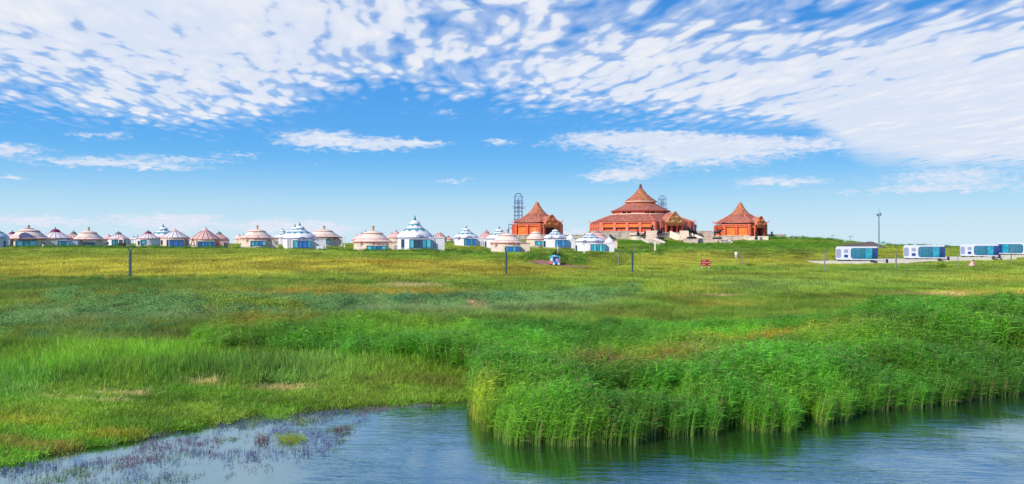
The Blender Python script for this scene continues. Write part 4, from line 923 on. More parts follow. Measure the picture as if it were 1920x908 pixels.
pavilion('smaller red pavilion on the left, behind the cream and white yurts', 1007, 441, 242, 50, small(441), dict(u=-4, w=18, low=424, high=405))
pavilion('smaller red pavilion on the right end of the hill', 1388, 442, 242, 47, small(442), dict(u=-1, w=15, low=424, high=407.5))

# terraces, walls and stairs
def wallbox(name, label, x0, x1, row0, row1, d, dep, mk='beige_stone', down=1.5, rz=0, cat='wall', cope=None, group='stone terraces below the pavilions'):
    m = d/F; cx = (x0+x1)/2; o = P3(cx, row0, d); h = (row1-row0)*m+down; t = thing(name, label, cat, Vector((o.x, d, o.z)), rz, group)
    w = (x1-x0)*m/2
    MB().box(-w, w, 0, dep, -h, -.22).build('stonework', M[mk], t)
    MB().box(-w-.1, w+.1, -.1, dep+.1, -.22, 0).build('coping', M[cope or mk], t)
    return t
m = 250/F; o = P3(1201, 437, 250); t = thing('terrace', 'six-sided stone terrace carrying the largest red pavilion', 'terrace', o, 0)
MB().lathe([(112*m, -4.5, 1), (112*m, -.3, 1)], 48, a0=R(-85)).build('stonework', M['grey_stone'], t); MB().lathe([(113*m, -.3, 1), (113*m, -.02, 1)], 48, a0=R(-85)).build('coping', M['beige_stone'], t)
wallbox('terrace', 'stone wall end at the left foot of the largest pavilion, painted lighter as lit', 1114, 1143, 433.5, 449, 226, 8, 'beige_stone', rz=R(12))  # lighter stone stands in for a face turned towards the light
wallbox('terrace', 'long stone terrace wall left of the round stone basin, painted greyer as shaded', 1143, 1189, 433.5, 449, 229, 8, 'grey_stone', rz=R(-4))  # greyer stone stands in for a face turned away from the light
wallbox('terrace', 'long low terrace wall behind the yurts below the left pavilion', 958, 1112, 440, 449, 232, 16, 'grey_stone')
wallbox('terrace', 'pale stepped block in front of the left end of the right pavilion', 1347, 1404, 441.5, 452, 232, 10, 'beige_stone')
wallbox('terrace', 'projecting pale stone block below the door of the right pavilion', 1404, 1440, 443, 455, 226, 14, 'light_stone', rz=R(-8))
wallbox('wall', 'grey wall running off to the right of the right pavilion', 1436, 1474, 439.5, 448.5, 244, 2, 'grey_stone')
wallbox('wall', 'dark grey wall between the largest and the right pavilion', 1303, 1335, 433, 446, 243, 2, 'grey_stone')
wallbox('terrace', 'broad pale ledge under the mounted statues', 1290, 1352, 446.5, 459, 219, 12, 'beige_stone')
t = thing('basin', 'round stone basin with a flared rim left of the entrance stairs', 'basin', P3(1197, 447, 226)+Vector((0, 2, -.8)), 0)
mm_ = 226/F; MB().lathe([(12.0*mm_, 0), (12.5*mm_, 1.4), (13.0*mm_, 1.5)], 28).build('bowl', M['light_stone'], t); MB().lathe([(14.5*mm_, 1.7), (15*mm_, 2.0), (14.6*mm_, 2.3), (12.5*mm_, 2.3), (12.2*mm_, 1.9)], 28).build('rim', M['beige_stone'], t); MB().lathe([(13.5*mm_, 1.5), (13.2*mm_, 1.72)], 28).build('collar', M['purple_trim'], t)
def pedestal(label, cx, top, base, w, d, rz=0):
    m = d/F; t = thing('pedestal', label, 'pedestal', P3(cx, base, d)+Vector((0, 0, -.6)), rz, 'statue pedestals'); h = (base-top)*m+.6; a = w*m/2
    MB().add([(-a*1.12, -a*1.1, 0), (a*1.12, -a*1.1, 0), (a*1.12, a*1.1, 0), (-a*1.12, a*1.1, 0), (-a, -a, h-.25), (a, -a, h-.25), (a, a, h-.25), (-a, a, h-.25)], [(3, 2, 1, 0), (4, 5, 6, 7), (0, 1, 5, 4), (1, 2, 6, 5), (2, 3, 7, 6), (3, 0, 4, 7)]).build('block', M['beige_stone'], t)
    MB().box(-a*1.08, a*1.08, -a*1.08, a*1.08, h-.25, h).build('slab_top', M['light_stone'], t); return t
pedestal('tapering pale pedestal left of the entrance, under a seated statue', 1224, 433, 446, 21, 226, R(-20))
pedestal('pale pedestal right of the entrance stairs, under a seated statue', 1286, 433, 446, 17, 226, R(-30))
# main stairs
c = R(-55); nx, ny = math.cos(c), math.sin(c); ap = 112*m*math.cos(math.pi/6)
t = thing('stairs', 'broad stone stairs running down from the entrance of the largest pavilion', 'stairs', o+Vector((nx*ap, ny*ap, 0)), c+math.pi/2)
for k in range(20): MB().box(-3.3, 3.3, -.55*(k+1), -.55*k+.05, -.19*(k+1)-.9, -.19*(k+1)+.02).build('step', M['beige_stone' if k % 2 else 'light_stone'], t)
for s in (-1, 1):
    mb = MB(); mb.prism([(0, .35), (0, -1.6), (11.6, -5.0), (11.6, -3.45)], -.35, .35); mb.build('side_wall', M['light_stone'], t, (s*3.7, 0, 0), (0, 0, -math.pi/2))
def kerbs(label, pts, d0, d1, group='short stairs in the grass below the terraces'):
    (xa, ra), (xb, rb), w = pts; A_, B_ = P3(xa, ra, d0), P3(xb, rb, d1); t = thing('garden_stairs', label, 'stairs', A_, 0, group); D = B_-A_
    for q in (0, w): MB().tube((q, 0, .1), (D.x+q*1.15, D.y, D.z+.1), .36, n=4).build('kerb', M['light_stone'], t)
    n_ = 8
    for k in range(n_): f0, f1 = k/n_, (k+1)/n_; MB().box(D.x*f0+.4, D.x*f0+w-.3, D.y*f1, D.y*f0, D.z*f1-.6, D.z*f1+.06).build('step', M['grey_stone'], t)
kerbs('short kerbed stairs in the grass below the round basin', ((1203, 448.5), (1216, 455.5), 3.6), 220, 208)
kerbs('short kerbed stairs in the grass left of the right pavilion', ((1344, 449.5), (1352, 456), 2.6), 222, 212)

# ------------------------------------------------------------ figures grown with a skin surface
def skin(name, chain, mk, par, sub=2):
    """chain: list of (key, parent key, position, radius)"""
    idx = {k[0]: i for i, k in enumerate(chain)}; me = bpy.data.meshes.new(name)
    me.from_pydata([k[2] for k in chain], [(idx[k[1]], i) for i, k in enumerate(chain) if k[1]], []); me.materials.append(M[mk])
    o = bpy.data.objects.new(name, me); C.objects.link(o)
    if par is not None: o.parent = par
    md = o.modifiers.new('skin', 'SKIN'); md.use_smooth_shade = True
    if not me.skin_vertices: pass
    for i, k in enumerate(chain):
        r_ = k[3] if isinstance(k[3], tuple) else (k[3], k[3]); me.skin_vertices[0].data[i].radius = r_
        me.skin_vertices[0].data[i].use_root = (i == 0)
    s_ = o.modifiers.new('smooth', 'SUBSURF'); s_.levels = 1; s_.render_levels = sub
    return o
def human(par, mk, pose, seat=False, s=1.0, hand=True):
    """pose gives joint positions; a single continuous body with fingers as chains rooted in the palms"""
    J = dict(pelvis=(0, 0, .95), waist=(0, 0, 1.12), chest=(0, 0, 1.34), neck=(0, 0, 1.50), head=(0, -.02, 1.60), crown=(0, -.01, 1.70),
             shl=(-.19, 0, 1.42), ell=(-.25, 0, 1.14), wrl=(-.26, -.08, .90), pal=(-.26, -.10, .83), shr=(.19, 0, 1.42), elr=(.25, 0, 1.14), wrr=(.26, -.08, .90), par_=(.26, -.10, .83),
             hil=(-.10, 0, .90), knl=(-.11, -.02, .50), anl=(-.12, .02, .09), tol=(-.13, -.14, .03), hir=(.10, 0, .90), knr=(.11, -.02, .50), anr=(.12, .02, .09), tor=(.13, -.14, .03)); J.update(pose)
    P_ = lambda k: tuple(v*s for v in J[k]); r_ = lambda v: v*s
    ch = [('pelvis', None, P_('pelvis'), r_(.125)), ('waist', 'pelvis', P_('waist'), r_(.115)), ('chest', 'waist', P_('chest'), r_(.14)), ('neck', 'chest', P_('neck'), r_(.055)), ('head', 'neck', P_('head'), r_(.095)), ('crown', 'head', P_('crown'), r_(.075)),
          ('hil', 'pelvis', P_('hil'), r_(.095)), ('knl', 'hil', P_('knl'), r_(.062)), ('anl', 'knl', P_('anl'), r_(.042)), ('tol', 'anl', P_('tol'), r_(.035)), ('hir', 'pelvis', P_('hir'), r_(.095)), ('knr', 'hir', P_('knr'), r_(.062)), ('anr', 'knr', P_('anr'), r_(.042)), ('tor', 'anr', P_('tor'), r_(.035)),
          ('shl', 'chest', P_('shl'), r_(.065)), ('ell', 'shl', P_('ell'), r_(.042)), ('wrl', 'ell', P_('wrl'), r_(.030)), ('pal', 'wrl', P_('pal'), r_(.036)), ('shr', 'chest', P_('shr'), r_(.065)), ('elr', 'shr', P_('elr'), r_(.042)), ('wrr', 'elr', P_('wrr'), r_(.030)), ('par_', 'wrr', P_('par_'), r_(.036))]
    if hand:
        for pk, wk in (('pal', 'wrl'), ('par_', 'wrr')):
            p, w_ = Vector(P_(pk)), Vector(P_(wk)); dv = (p-w_).normalized(); sd_ = dv.cross(Vector((0, 1, .2))).normalized()
            for q in range(4):
                b = p+sd_*(q-1.5)*.02*s+dv*.035*s; ch.append((pk+'a%d' % q, pk, tuple(b), r_(.010))); ch.append((pk+'b%d' % q, pk+'a%d' % q, tuple(b+dv*(.055+.008*(q in (1, 2)))*s+Vector((0, -.012, 0))*s), r_(.008)))
            ch.append((pk+'t', pk, tuple(p+sd_*-.045*s+dv*.02*s), r_(.010)))
    return skin('body', ch, mk, par, 1)
def face_hair(par, head, s=1.0, yaw=0, hairmk='hair', long=False):
    hx, hy, hz = head; h = MB(); h.ball((hx, hy+.022*s, hz+.045*s), (.105*s, .105*s, .105*s), 12, 8)
    if long: h.tube((hx, hy+.07*s, hz+.02*s), (hx, hy+.12*s, hz-.28*s), .075*s, .03*s, 8)
    h.build('hair', M[hairmk], par)
    f = MB(); f.ball((hx, hy-.098*s, hz-.01*s), (.014*s, .02*s, .022*s), 6, 4); f.build('nose', M['skin'], par)
    for k in (-1, 1): e_ = MB(); e_.ball((hx+k*.034*s, hy-.088*s, hz+.015*s), (.012*s, .008*s, .008*s), 6, 4); e_.build('eye', M['hair'], par)

def rider_statue(label, px, base, d, s, yaw, spear=True):
    o = P3(px, base, d); t = thing('horseman_statue', label, 'statue', o+Vector((0, 0, .12)), yaw, 'bronze statues in front of the pavilions')
    MB().box(-.95*s, .95*s, -.45*s, .45*s, -.5, 0).build('base', M['bronze'], t)
    H = [('b', None, (0, 0, 1.18), .30), ('r', 'b', (-.55, 0, 1.22), .31), ('c', 'b', (.50, 0, 1.20), .29), ('n', 'c', (.80, 0, 1.55), .19), ('n2', 'n', (1.02, 0, 1.86), .13), ('h', 'n2', (1.22, 0, 1.80), .11), ('m', 'h', (1.44, 0, 1.62), .065),
         ('e1', 'n2', (1.02, .05, 2.02), .03), ('t1', 'r', (-.86, 0, 1.20), .07), ('t2', 't1', (-1.02, 0, .85), .07), ('t3', 't2', (-1.05, 0, .5), .02)]
    for y_ in (-.17, .17):
        k = '%d' % (y_ > 0); lift = .25 if y_ > 0 else 0
        H += [('f1'+k, 'c', (.52, y_, .85), .11), ('f2'+k, 'f1'+k, (.56+lift, y_, .48+lift*.5), .06), ('f3'+k, 'f2'+k, (.50+lift*.6, y_, .05+lift), .05), ('g1'+k, 'r', (-.52, y_, .86), .16), ('g2'+k, 'g1'+k, (-.72, y_, .50), .075), ('g3'+k, 'g2'+k, (-.66, y_, .05), .05)]
    skin('horse', [(a, b, tuple(v*s for v in p), r_*s) for a, b, p, r_ in H], 'bronze', t, 1)
    rd = bpy.data.objects.new('rider', None); C.objects.link(rd); rd.parent = t; rd.location = (-.05*s, 0, .52*s); rd.rotation_euler = (0, 0, R(90))
    human(rd, 'bronze', dict(hil=(-.14, -.02, .92), hir=(.14, -.02, .92), knl=(-.30, -.26, .68), knr=(.30, -.26, .68), anl=(-.32, -.10, .30), anr=(.32, -.10, .30), tol=(-.33, -.26, .27), tor=(.33, -.26, .27), elr=(.34, -.10, 1.20), wrr=(.34, -.30, 1.34), par_=(.34, -.36, 1.38), ell=(-.26, -.14, 1.18), wrl=(-.14, -.34, 1.10), pal=(-.12, -.40, 1.10)), s=s, hand=False)
    MB().lathe([(.16*s, 1.62*s), (.13*s, 1.72*s), (.05*s, 1.84*s), (.01*s, 1.95*s)], 10, c=(0, -.01)).build('helmet', M['bronze'], rd)
    if spear: MB().tube((.36*s, -.36*s, .6*s), (.36*s, -.46*s, 2.6*s), .022*s, n=6).tube((.36*s, -.46*s, 2.6*s), (.36*s, -.47*s, 2.85*s), .05*s, .005, 6).build('spear', M['bronze'], rd)
    return t
def figure_statue(label, px, base, d, h, yaw=0, seated=False):
    s = h/1.75; o = P3(px, base, d); t = thing('figure_statue', label, 'statue', o, yaw, 'bronze statues in front of the pavilions')
    MB().box(-.35*s, .35*s, -.35*s, .35*s, -.5, .05).build('base', M['bronze'], t)
    if seated:
        human(t, 'bronze', dict(pelvis=(0, .1, .52), waist=(0, .08, .70), chest=(0, .06, .92), neck=(0, .04, 1.08), head=(0, .02, 1.18), crown=(0, .02, 1.30), shl=(-.2, .05, 1.0), shr=(.2, .05, 1.0), ell=(-.30, -.05, .76), elr=(.30, -.05, .76), wrl=(-.22, -.28, .66), wrr=(.22, -.28, .66), pal=(-.20, -.34, .64), par_=(.2, -.34, .64), hil=(-.12, .05, .50), hir=(.12, .05, .50), knl=(-.2, -.36, .52), knr=(.2, -.36, .52), anl=(-.2, -.36, .12), anr=(.2, -.36, .12), tol=(-.2, -.5, .07), tor=(.2, -.5, .07)), s=s*1.3, hand=False)
        MB().box(-.34*s, .34*s, -.1*s, .45*s, 0, .58*s).build('seat', M['bronze'], t)
    else:
        human(t, 'bronze', {}, s=s, hand=False); MB().lathe([(.24*s, .05), (.20*s, .5*s), (.15*s, .95*s), (.17*s, 1.2*s)], 12).build('robe', M['bronze'], t)
        MB().tube((.30*s, -.12*s, 0), (.30*s, -.12*s, 2.0*s), .025*s, n=6).build('staff', M['bronze'], t)
    return t
rider_statue('dark horseman statue right in front of the pavilion entrance', 1237, 446, 222, 1.4, R(-70))
rider_statue('dark horseman statue with raised spear right of the pavilion', 1297, 445, 216, 1.3, R(-150))
rider_statue('dark horseman statue farthest right on the pale ledge', 1345, 446, 216, 1.25, R(-20))
figure_statue('tall thin dark standing statue behind the spear-carrying horseman', 1303.5, 436, 222, 2.5)
figure_statue('seated dark statue on the pedestal left of the entrance', 1223, 433, 226, 2.0, R(-25), True)
figure_statue('seated dark statue on the pedestal right of the stairs', 1284, 433, 226, 2.0, R(-30), True)
figure_statue('thin dark statue rising from the round basin', 1196, 437, 226, 1.9)
figure_statue('dark standing statue between the basin and the tapering pedestal', 1210, 446, 226, 2.3, R(20))
figure_statue('dark statue in front of the door of the right pavilion', 1418, 446.5, 224, 2.2, R(-20))
figure_statue('dark standing statue on the grey wall right of the right pavilion', 1447, 447.5, 236, 2.3)

# ------------------------------------------------------------ scaffold towers
def tower(label, cx, top, low, hw, d, rings, planks, round_top=False):
    m = d/F; base_r = low; o = P3(cx, base_r, d); t = thing('scaffold_tower', label, 'scaffold', o, R(8), 'blue scaffold towers behind the pavilions'); Z = lambda r_: (base_r-r_)*m
    w = hw*m; sh = top+6
    for a in (-1, 1):
        for b in (-1, 1): MB().tube((a*w, b*w, -3), (a*w, b*w, Z(sh)), .085, n=6).build('post', M['scaffold'], t)
    for r_ in rings:
        mb = MB(); z_ = Z(r_)
        for p, q in (((-w, -w), (w, -w)), ((w, -w), (w, w)), ((w, w), (-w, w)), ((-w, w), (-w, -w))): mb.tube((*p, z_), (*q, z_), .055, n=5)
        mb.build('ring', M['scaffold'], t)
    mb = MB()
    for r0, r1 in zip(rings[:-1], rings[1:]):
        mb.tube((-w*.35, -w*.3, Z(r0)), (w*.35, w*.3, Z(r1)), .035, n=5); mb.tube((w*.3, -w*.35, Z(r0)), (-w*.3, w*.35, Z(r1)), .035, n=5)
        mb.tube((-w, -w, Z(r0)), (0, -w, Z(r1)), .03, n=5)
    for a, b in ((-.25, -.2), (.25, -.2), (0, .3)): mb.tube((w*a, w*b, -2), (w*a, w*b, Z(sh+2)), .06, n=6)
    mb.build('inner_lattice', M['scaffold'], t)
    mb = MB()
    if round_top:
        for y_ in (-w, w):
            pts = [(w*math.cos(math.pi*k/8), y_, Z(sh)+(sh-top)*m*math.sin(math.pi*k/8)) for k in range(9)]
            for p, q in zip(pts[:-1], pts[1:]): mb.tube(p, q, .07, n=6)
    else:
        for y_ in (-w, w):
            for a in (-1, 1): mb.tube((a*w, y_, Z(sh)), (a*w*.5, y_*.5, Z(top)), .07, n=6)
            mb.tube((-w*.5, y_*.5, Z(top)), (w*.5, y_*.5, Z(top)), .07, n=6)
        for a in (-1, 1): mb.tube((a*w*.5, -w*.5, Z(top)), (a*w*.5, w*.5, Z(top)), .07, n=6)
        mb.tube((-w, -w, Z(sh)), (w, -w, Z(sh)), .07, n=5)
    mb.build('crown_frame', M['scaffold'], t)
    for (r_, x0, x1) in planks: MB().box(x0*m, x1*m, -w*1.15, -w*1.15+.25, Z(r_)-.06, Z(r_)+.06).build('plank', M['scaffold_plank'], t)
    return t
t = tower('tall blue scaffold tower left of the left red pavilion', 972, 363, 442, 6.8, 262, (377, 381, 388.5, 390.5, 396.5, 404.5, 413, 422, 431), ((381, -6, 10), (388.5, -12.5, 13), (391, -11, 12), (396.5, -8, 6), (404.5, -10, 5), (412, -11, 4)))
m = 262/F
mb = MB(); z0 = 0
for a, b in (((-19, 442), (-19, 421)), ((-19, 421), (-8, 421)), ((-19, 428), (-8, 428)), ((-13, 421), (-13, 432))): mb.tube((a[0]*m, -1.2, (442-a[1])*m), (b[0]*m, -1.2, (442-b[1])*m), .11, n=6)
mb.build('side_frame', M['scaffold'], t)
tower('shorter blue scaffold tower with an arched top rising behind the largest pavilion', 1241.5, 367, 437, 5.6, 276, (373.5, 381, 384.5, 391, 398, 406), ((384.5, -6, 9), (391, -1, 10)), True)

# ------------------------------------------------------------ fence posts, poles and lamps
def fence_post(label, px, base, fork, top, d, th=.085, mk='post_paint', spread=.32, yaw=0):
    v = on(px, d); t = thing('fence_post', label, 'fence post', v, yaw, 'Y-topped fence posts across the meadow'); hz = P3(px, fork, d).z-v.z; ht = P3(px, top, d).z-v.z
    MB().box(-th, th, -th, th, -.4, hz, bev=.01).build('post', M[mk], t)
    for s in (-1, 1): MB().tube((0, 0, hz-.05), (s*spread, 0, ht), th*.55, th*.45, 6).build('arm', M[mk], t)
    return t
fence_post('tallest, nearest Y-topped fence post on the left meadow', 244, 528, 470, 462, 63, .08)
fence_post('dark fence post with one arm showing in front of the cream middle yurt', 949, 516, 472, 466, 92, .085, yaw=R(60))
fence_post('steel-blue Y-topped post, nearest of the three below the basin stairs', 1186, 513, 476, 470, 96, .105)
fence_post('thin grey post left of the steel-blue Y-topped post', 1160, 502, 474, 468, 122, .07, 'post_grey', .25, R(40))
fence_post('thin Y-topped post standing at the reddish path patch', 1190, 476, 461, 456, 165, .07, 'post_grey', .3)
fence_post('Y-topped post right of the red sign', 1391, 503, 480, 473, 115, .065, 'post_grey', .42)
fence_post('grey post at the left end of the first cabin slab', 1546, 510, 474, 469, 105, .07, 'post_grey', .2, R(50))
fence_post('grey post between the first and second cabins', 1680, 505, 474, 469, 112, .07, 'post_grey', .22, R(35))
fence_post('thin grey post in front of the left end of the third cabin', 1796, 503, 476, 471, 115, .06, 'post_grey', .2, R(60))
fence_post('Y-topped post in front of the fourth cabin', 1896, 493, 470, 464, 125, .06, 'post_grey', .40)
v = on(1228, 178); t = thing('pale_post', 'pale flat-topped post on the slope below the horseman statues', 'post', v); MB().box(-.16, .16, -.16, .16, -.4, 2.4, bev=.03).build('shaft', M['light_stone'], t); MB().box(-.2, .2, -.2, .2, 2.4, 2.55).build('cap', M['grey_stone'], t)
def lamp(label, px, base, top, d, name='path_lamp'):
    v = on(px, d); m = d/F; h = P3(px, top, d).z-v.z; t = thing(name, label, 'lamp', v, 0, 'thin white lamp posts among the yurts')
    MB().tube((0, 0, -.3), (0, 0, h-.15), .06, .05, 8).build('pole', M['white_paint'], t); MB().lathe([(.05, h-.18), (.14, h-.12), (.13, h), (.02, h+.06)], 10).build('lamp_head', M['white_paint'], t); MB().box(-.16, .16, -.16, .16, -.2, .5).build('footing', M['white_paint'], t)
lamp('white lamp post in front of the plain white cone-roofed yurt', 317, 467, 446, 152); lamp('white lamp post right of the thin-chimney yurt', 646, 459, 444, 168); lamp('white lamp post at the left wall of the rightmost white yurt', 1095, 479, 458, 138); lamp('thin pale lamp behind the small blue tourist vehicle', 1046, 476, 461, 140)
v = on(82, 146); t = thing('litter_bin', 'small white litter bin with a dark lid in front of the cyan-windowed yurt', 'bin', v+Vector((0, 0, .2))); MB().lathe([(.22, 0), (.26, .1), (.26, .62)], 14).build('bin_body', M['white_paint'], t); MB().lathe([(.27, .62), (.27, .70), (.12, .82)], 14).build('lid', M['tyre'], t)
v = on(229, 160); t = thing('ticket_booth', 'small red and white booth in front of the grey-capped yurt', 'booth', v); MB().box(-.5, .5, -.5, .5, -.3, 1.2).build('counter', M['dark_door'], t); MB().box(-.48, .48, -.48, .48, 1.2, 1.75).build('window_band', M['pane_dark'], t)
for a in (-.46, .46):
    for b in (-.46, .46): MB().box(a-.06, a+.06, b-.06, b+.06, 1.2, 1.85).build('post', M['sign_white'], t)
MB().lathe([(.85, 1.85), (.80, 1.95), (.25, 2.35), (.02, 2.5)], 4, a0=R(45)).build('roof', M['pink_felt'], t)
v = on(601, 150); t = thing('water_tank', 'white ribbed metal tank beside the big white yurt', 'tank', v); MB().box(-.70, .70, -.5, .5, -.2, 1.0, bev=.06).build('tank_body', M['white_paint'], t)
for k in range(6): MB().box(-.66+k*.24, -.60+k*.24, -.54, -.5, .0, .95).build('rib', M['cabin_white'], t)
MB().box(-.06, .06, -.56, -.5, .35, .6).build('latch', M['grey_spire'], t)

# red direction board
m = 112/F; v = on(1323, 112); t = thing('direction_board', 'red board with white writing and arrows on two white legs', 'sign', v, 0)
zt = P3(1323, 487, 112).z-v.z; zb = zt-11.5*m; w = 9*m
MB().box(-w, w, -.05, .05, zb, zt, bev=.02).build('board', M['sign_red'], t)
for s in (-1, 1): MB().tube((s*w*.72, .08, -.3), (s*w*.72, .08, zt-.1), .035, n=6).build('leg', M['white_paint'], t)
rg = random.Random(3)
def glyph(mb, x, z_, s):                                # far too small in the photo to read: strokes of the same size and rhythm
    for k in range(3): mb.box(x, x+s, -.062, -.052, z_+s*(.12+.36*k), z_+s*(.22+.36*k))
    for k in range(2): q = x+s*(.2+.5*rg.random()); mb.box(q, q+s*.12, -.064, -.054, z_, z_+s)
for rowi, (n_, s, x0) in enumerate(((5, .105, -w*.82), (9, .115, -w*.86), (4, .105, -w*.84))):
    mb = MB(); z_ = zt-.17-.265*rowi
    for k in range(n_): glyph(mb, x0+k*s*1.22, z_-.05, s)
    mb.build('lettering', M['sign_white'], t)
for rowi in (0, 2):
    z_ = zt-.17-.265*rowi; MB().prism([(w*.62, z_-.02), (w*.76, z_-.02), (w*.76, z_-.06), (w*.88, z_+.01), (w*.76, z_+.08), (w*.76, z_+.04), (w*.62, z_+.04)], -.064, -.05).build('arrow', M['sign_white'], t)

# small blue tourist vehicle
m = 125/F; v = on(1040, 125); t = thing('tourist_vehicle', 'little blue tourist vehicle with white bumpers parked on the reddish path', 'vehicle', v+Vector((0, 0, .03)), R(12))
MB().box(-.60, .60, -.95, .95, .22, .80, bev=.09).build('body', M['bus_blue'], t)
MB().box(-.50, .50, -.85, .85, .78, 1.36).build('cabin_glass', M['pane_navy'], t)
for a in (-.54, .54):
    for b in (-.86, 0, .86): MB().box(a-.055, a+.055, b-.055, b+.055, .76, 1.42).build('roof_post', M['bus_cyan'], t)
MB().box(-.64, .64, -1.0, 1.0, 1.40, 1.52, bev=.05).build('roof', M['bus_cyan'], t); MB().lathe([(.42, 1.52), (.36, 1.62), (.12, 1.68)], 18).build('roof_dome', M['bus_cyan'], t)
for s in (-1, 1): b_ = MB(); b_.box(s*.40-.16, s*.40+.16, -1.06, -.90, .14, .40, bev=.05); b_.build('bumper', M['bus_white'], t)
for a in (-.56, .56):
    for b in (-.66, .66): MB().prism([(.19*math.cos(k*math.pi/8), .19*math.sin(k*math.pi/8)) for k in range(16)], -.07, .07).build('wheel', M['tyre'], t, (a, b, .17), (0, 0, R(90)))
MB().box(-.66, -.58, -.80, .80, .26, .78, bev=.03).build('side_panel', M['bus_orange'], t); MB().box(-.64, -.57, -.8, .1, .80, 1.2).build('side_curtain', M['bus_white'], t)
b_ = MB(); b_.ball((.12, -.97, .92), (.22, .03, .26), 12, 8); b_.ball((.30, -.965, .66), (.14, .03, .14), 10, 6); b_.build('back_decoration', M['bus_pink'], t)
for s in (-1, 1): MB().ball((s*.42, -.965, .52), (.08, .03, .08), 10, 6).build('tail_light', M['bus_white'], t)

# people
v = on(1380, 160); t = thing('person', 'person in a white top and pale trousers standing alone on the meadow', 'person', v+Vector((0, 0, .0)), R(150))
human(t, 'skin', dict(elr=(.30, -.10, 1.20), wrr=(.18, -.26, 1.34), par_=(.14, -.30, 1.38), ell=(-.27, .02, 1.14)), s=.95); face_hair(t, (0, -.019, 1.545), .95)
def garment(name, prof, mk, par, loc=(0, 0, 0), n=16, sq=.75, rot=None):
    b_ = MB(); b_.lathe(prof, n); b_.v = [(a, b*sq, c_) for a, b, c_ in b_.v]; return b_.build(name, M[mk], par, loc, rot)
garment('shirt', [(.20, .82), (.19, .98), (.18, 1.1), (.215, 1.28), (.19, 1.38), (.08, 1.43)], 'shirt_white', t)
for s in (-1, 1): MB().tube((s*.10, 0, .86), (s*.105, -.02, .48), .115, .085, 10).tube((s*.105, -.02, .48), (s*.115, .02, .10), .085, .065, 10).build('trouser_leg', M['trousers_pale'], t)
for s in (-1, 1): MB().tube((s*.17, 0, 1.35), (s*.25, -.01, 1.12), .085, .065, 8).build('sleeve', M['shirt_white'], t)
v = on(1822, 121); t = thing('person', 'person in a pink dress crouching in the grass before the third cabin', 'person', v, R(60))
human(t, 'skin', dict(pelvis=(0, .16, .36), waist=(0, .12, .52), chest=(0, -.02, .72), neck=(0, -.14, .84), head=(0, -.22, .90), crown=(0, -.24, 1.0), shl=(-.19, -.04, .78), shr=(.19, -.04, .78), ell=(-.26, -.22, .58), elr=(.26, -.22, .58), wrl=(-.14, -.42, .50), wrr=(.14, -.42, .50), pal=(-.10, -.48, .46), par_=(.10, -.48, .46), hil=(-.11, .14, .34), hir=(.11, .14, .34), knl=(-.17, -.24, .52), knr=(.17, -.24, .52), anl=(-.15, -.02, .10), anr=(.15, -.02, .10), tol=(-.16, -.18, .04), tor=(.16, -.18, .04)), s=1.1)
garment('dress', [(.52, .02), (.47, .22), (.36, .45), (.26, .62), (.27, .78), (.20, .90), (.08, .94)], 'dress_pink', t, (0, .04, 0), 20, .95, (R(10), 0, 0)); face_hair(t, (0, -.242, 1.0), 1.15, long=True)
MB().ball((.35, .28, .20), (.22, .2, .24), 10, 7).build('bag', M['cloth_dark'], t)

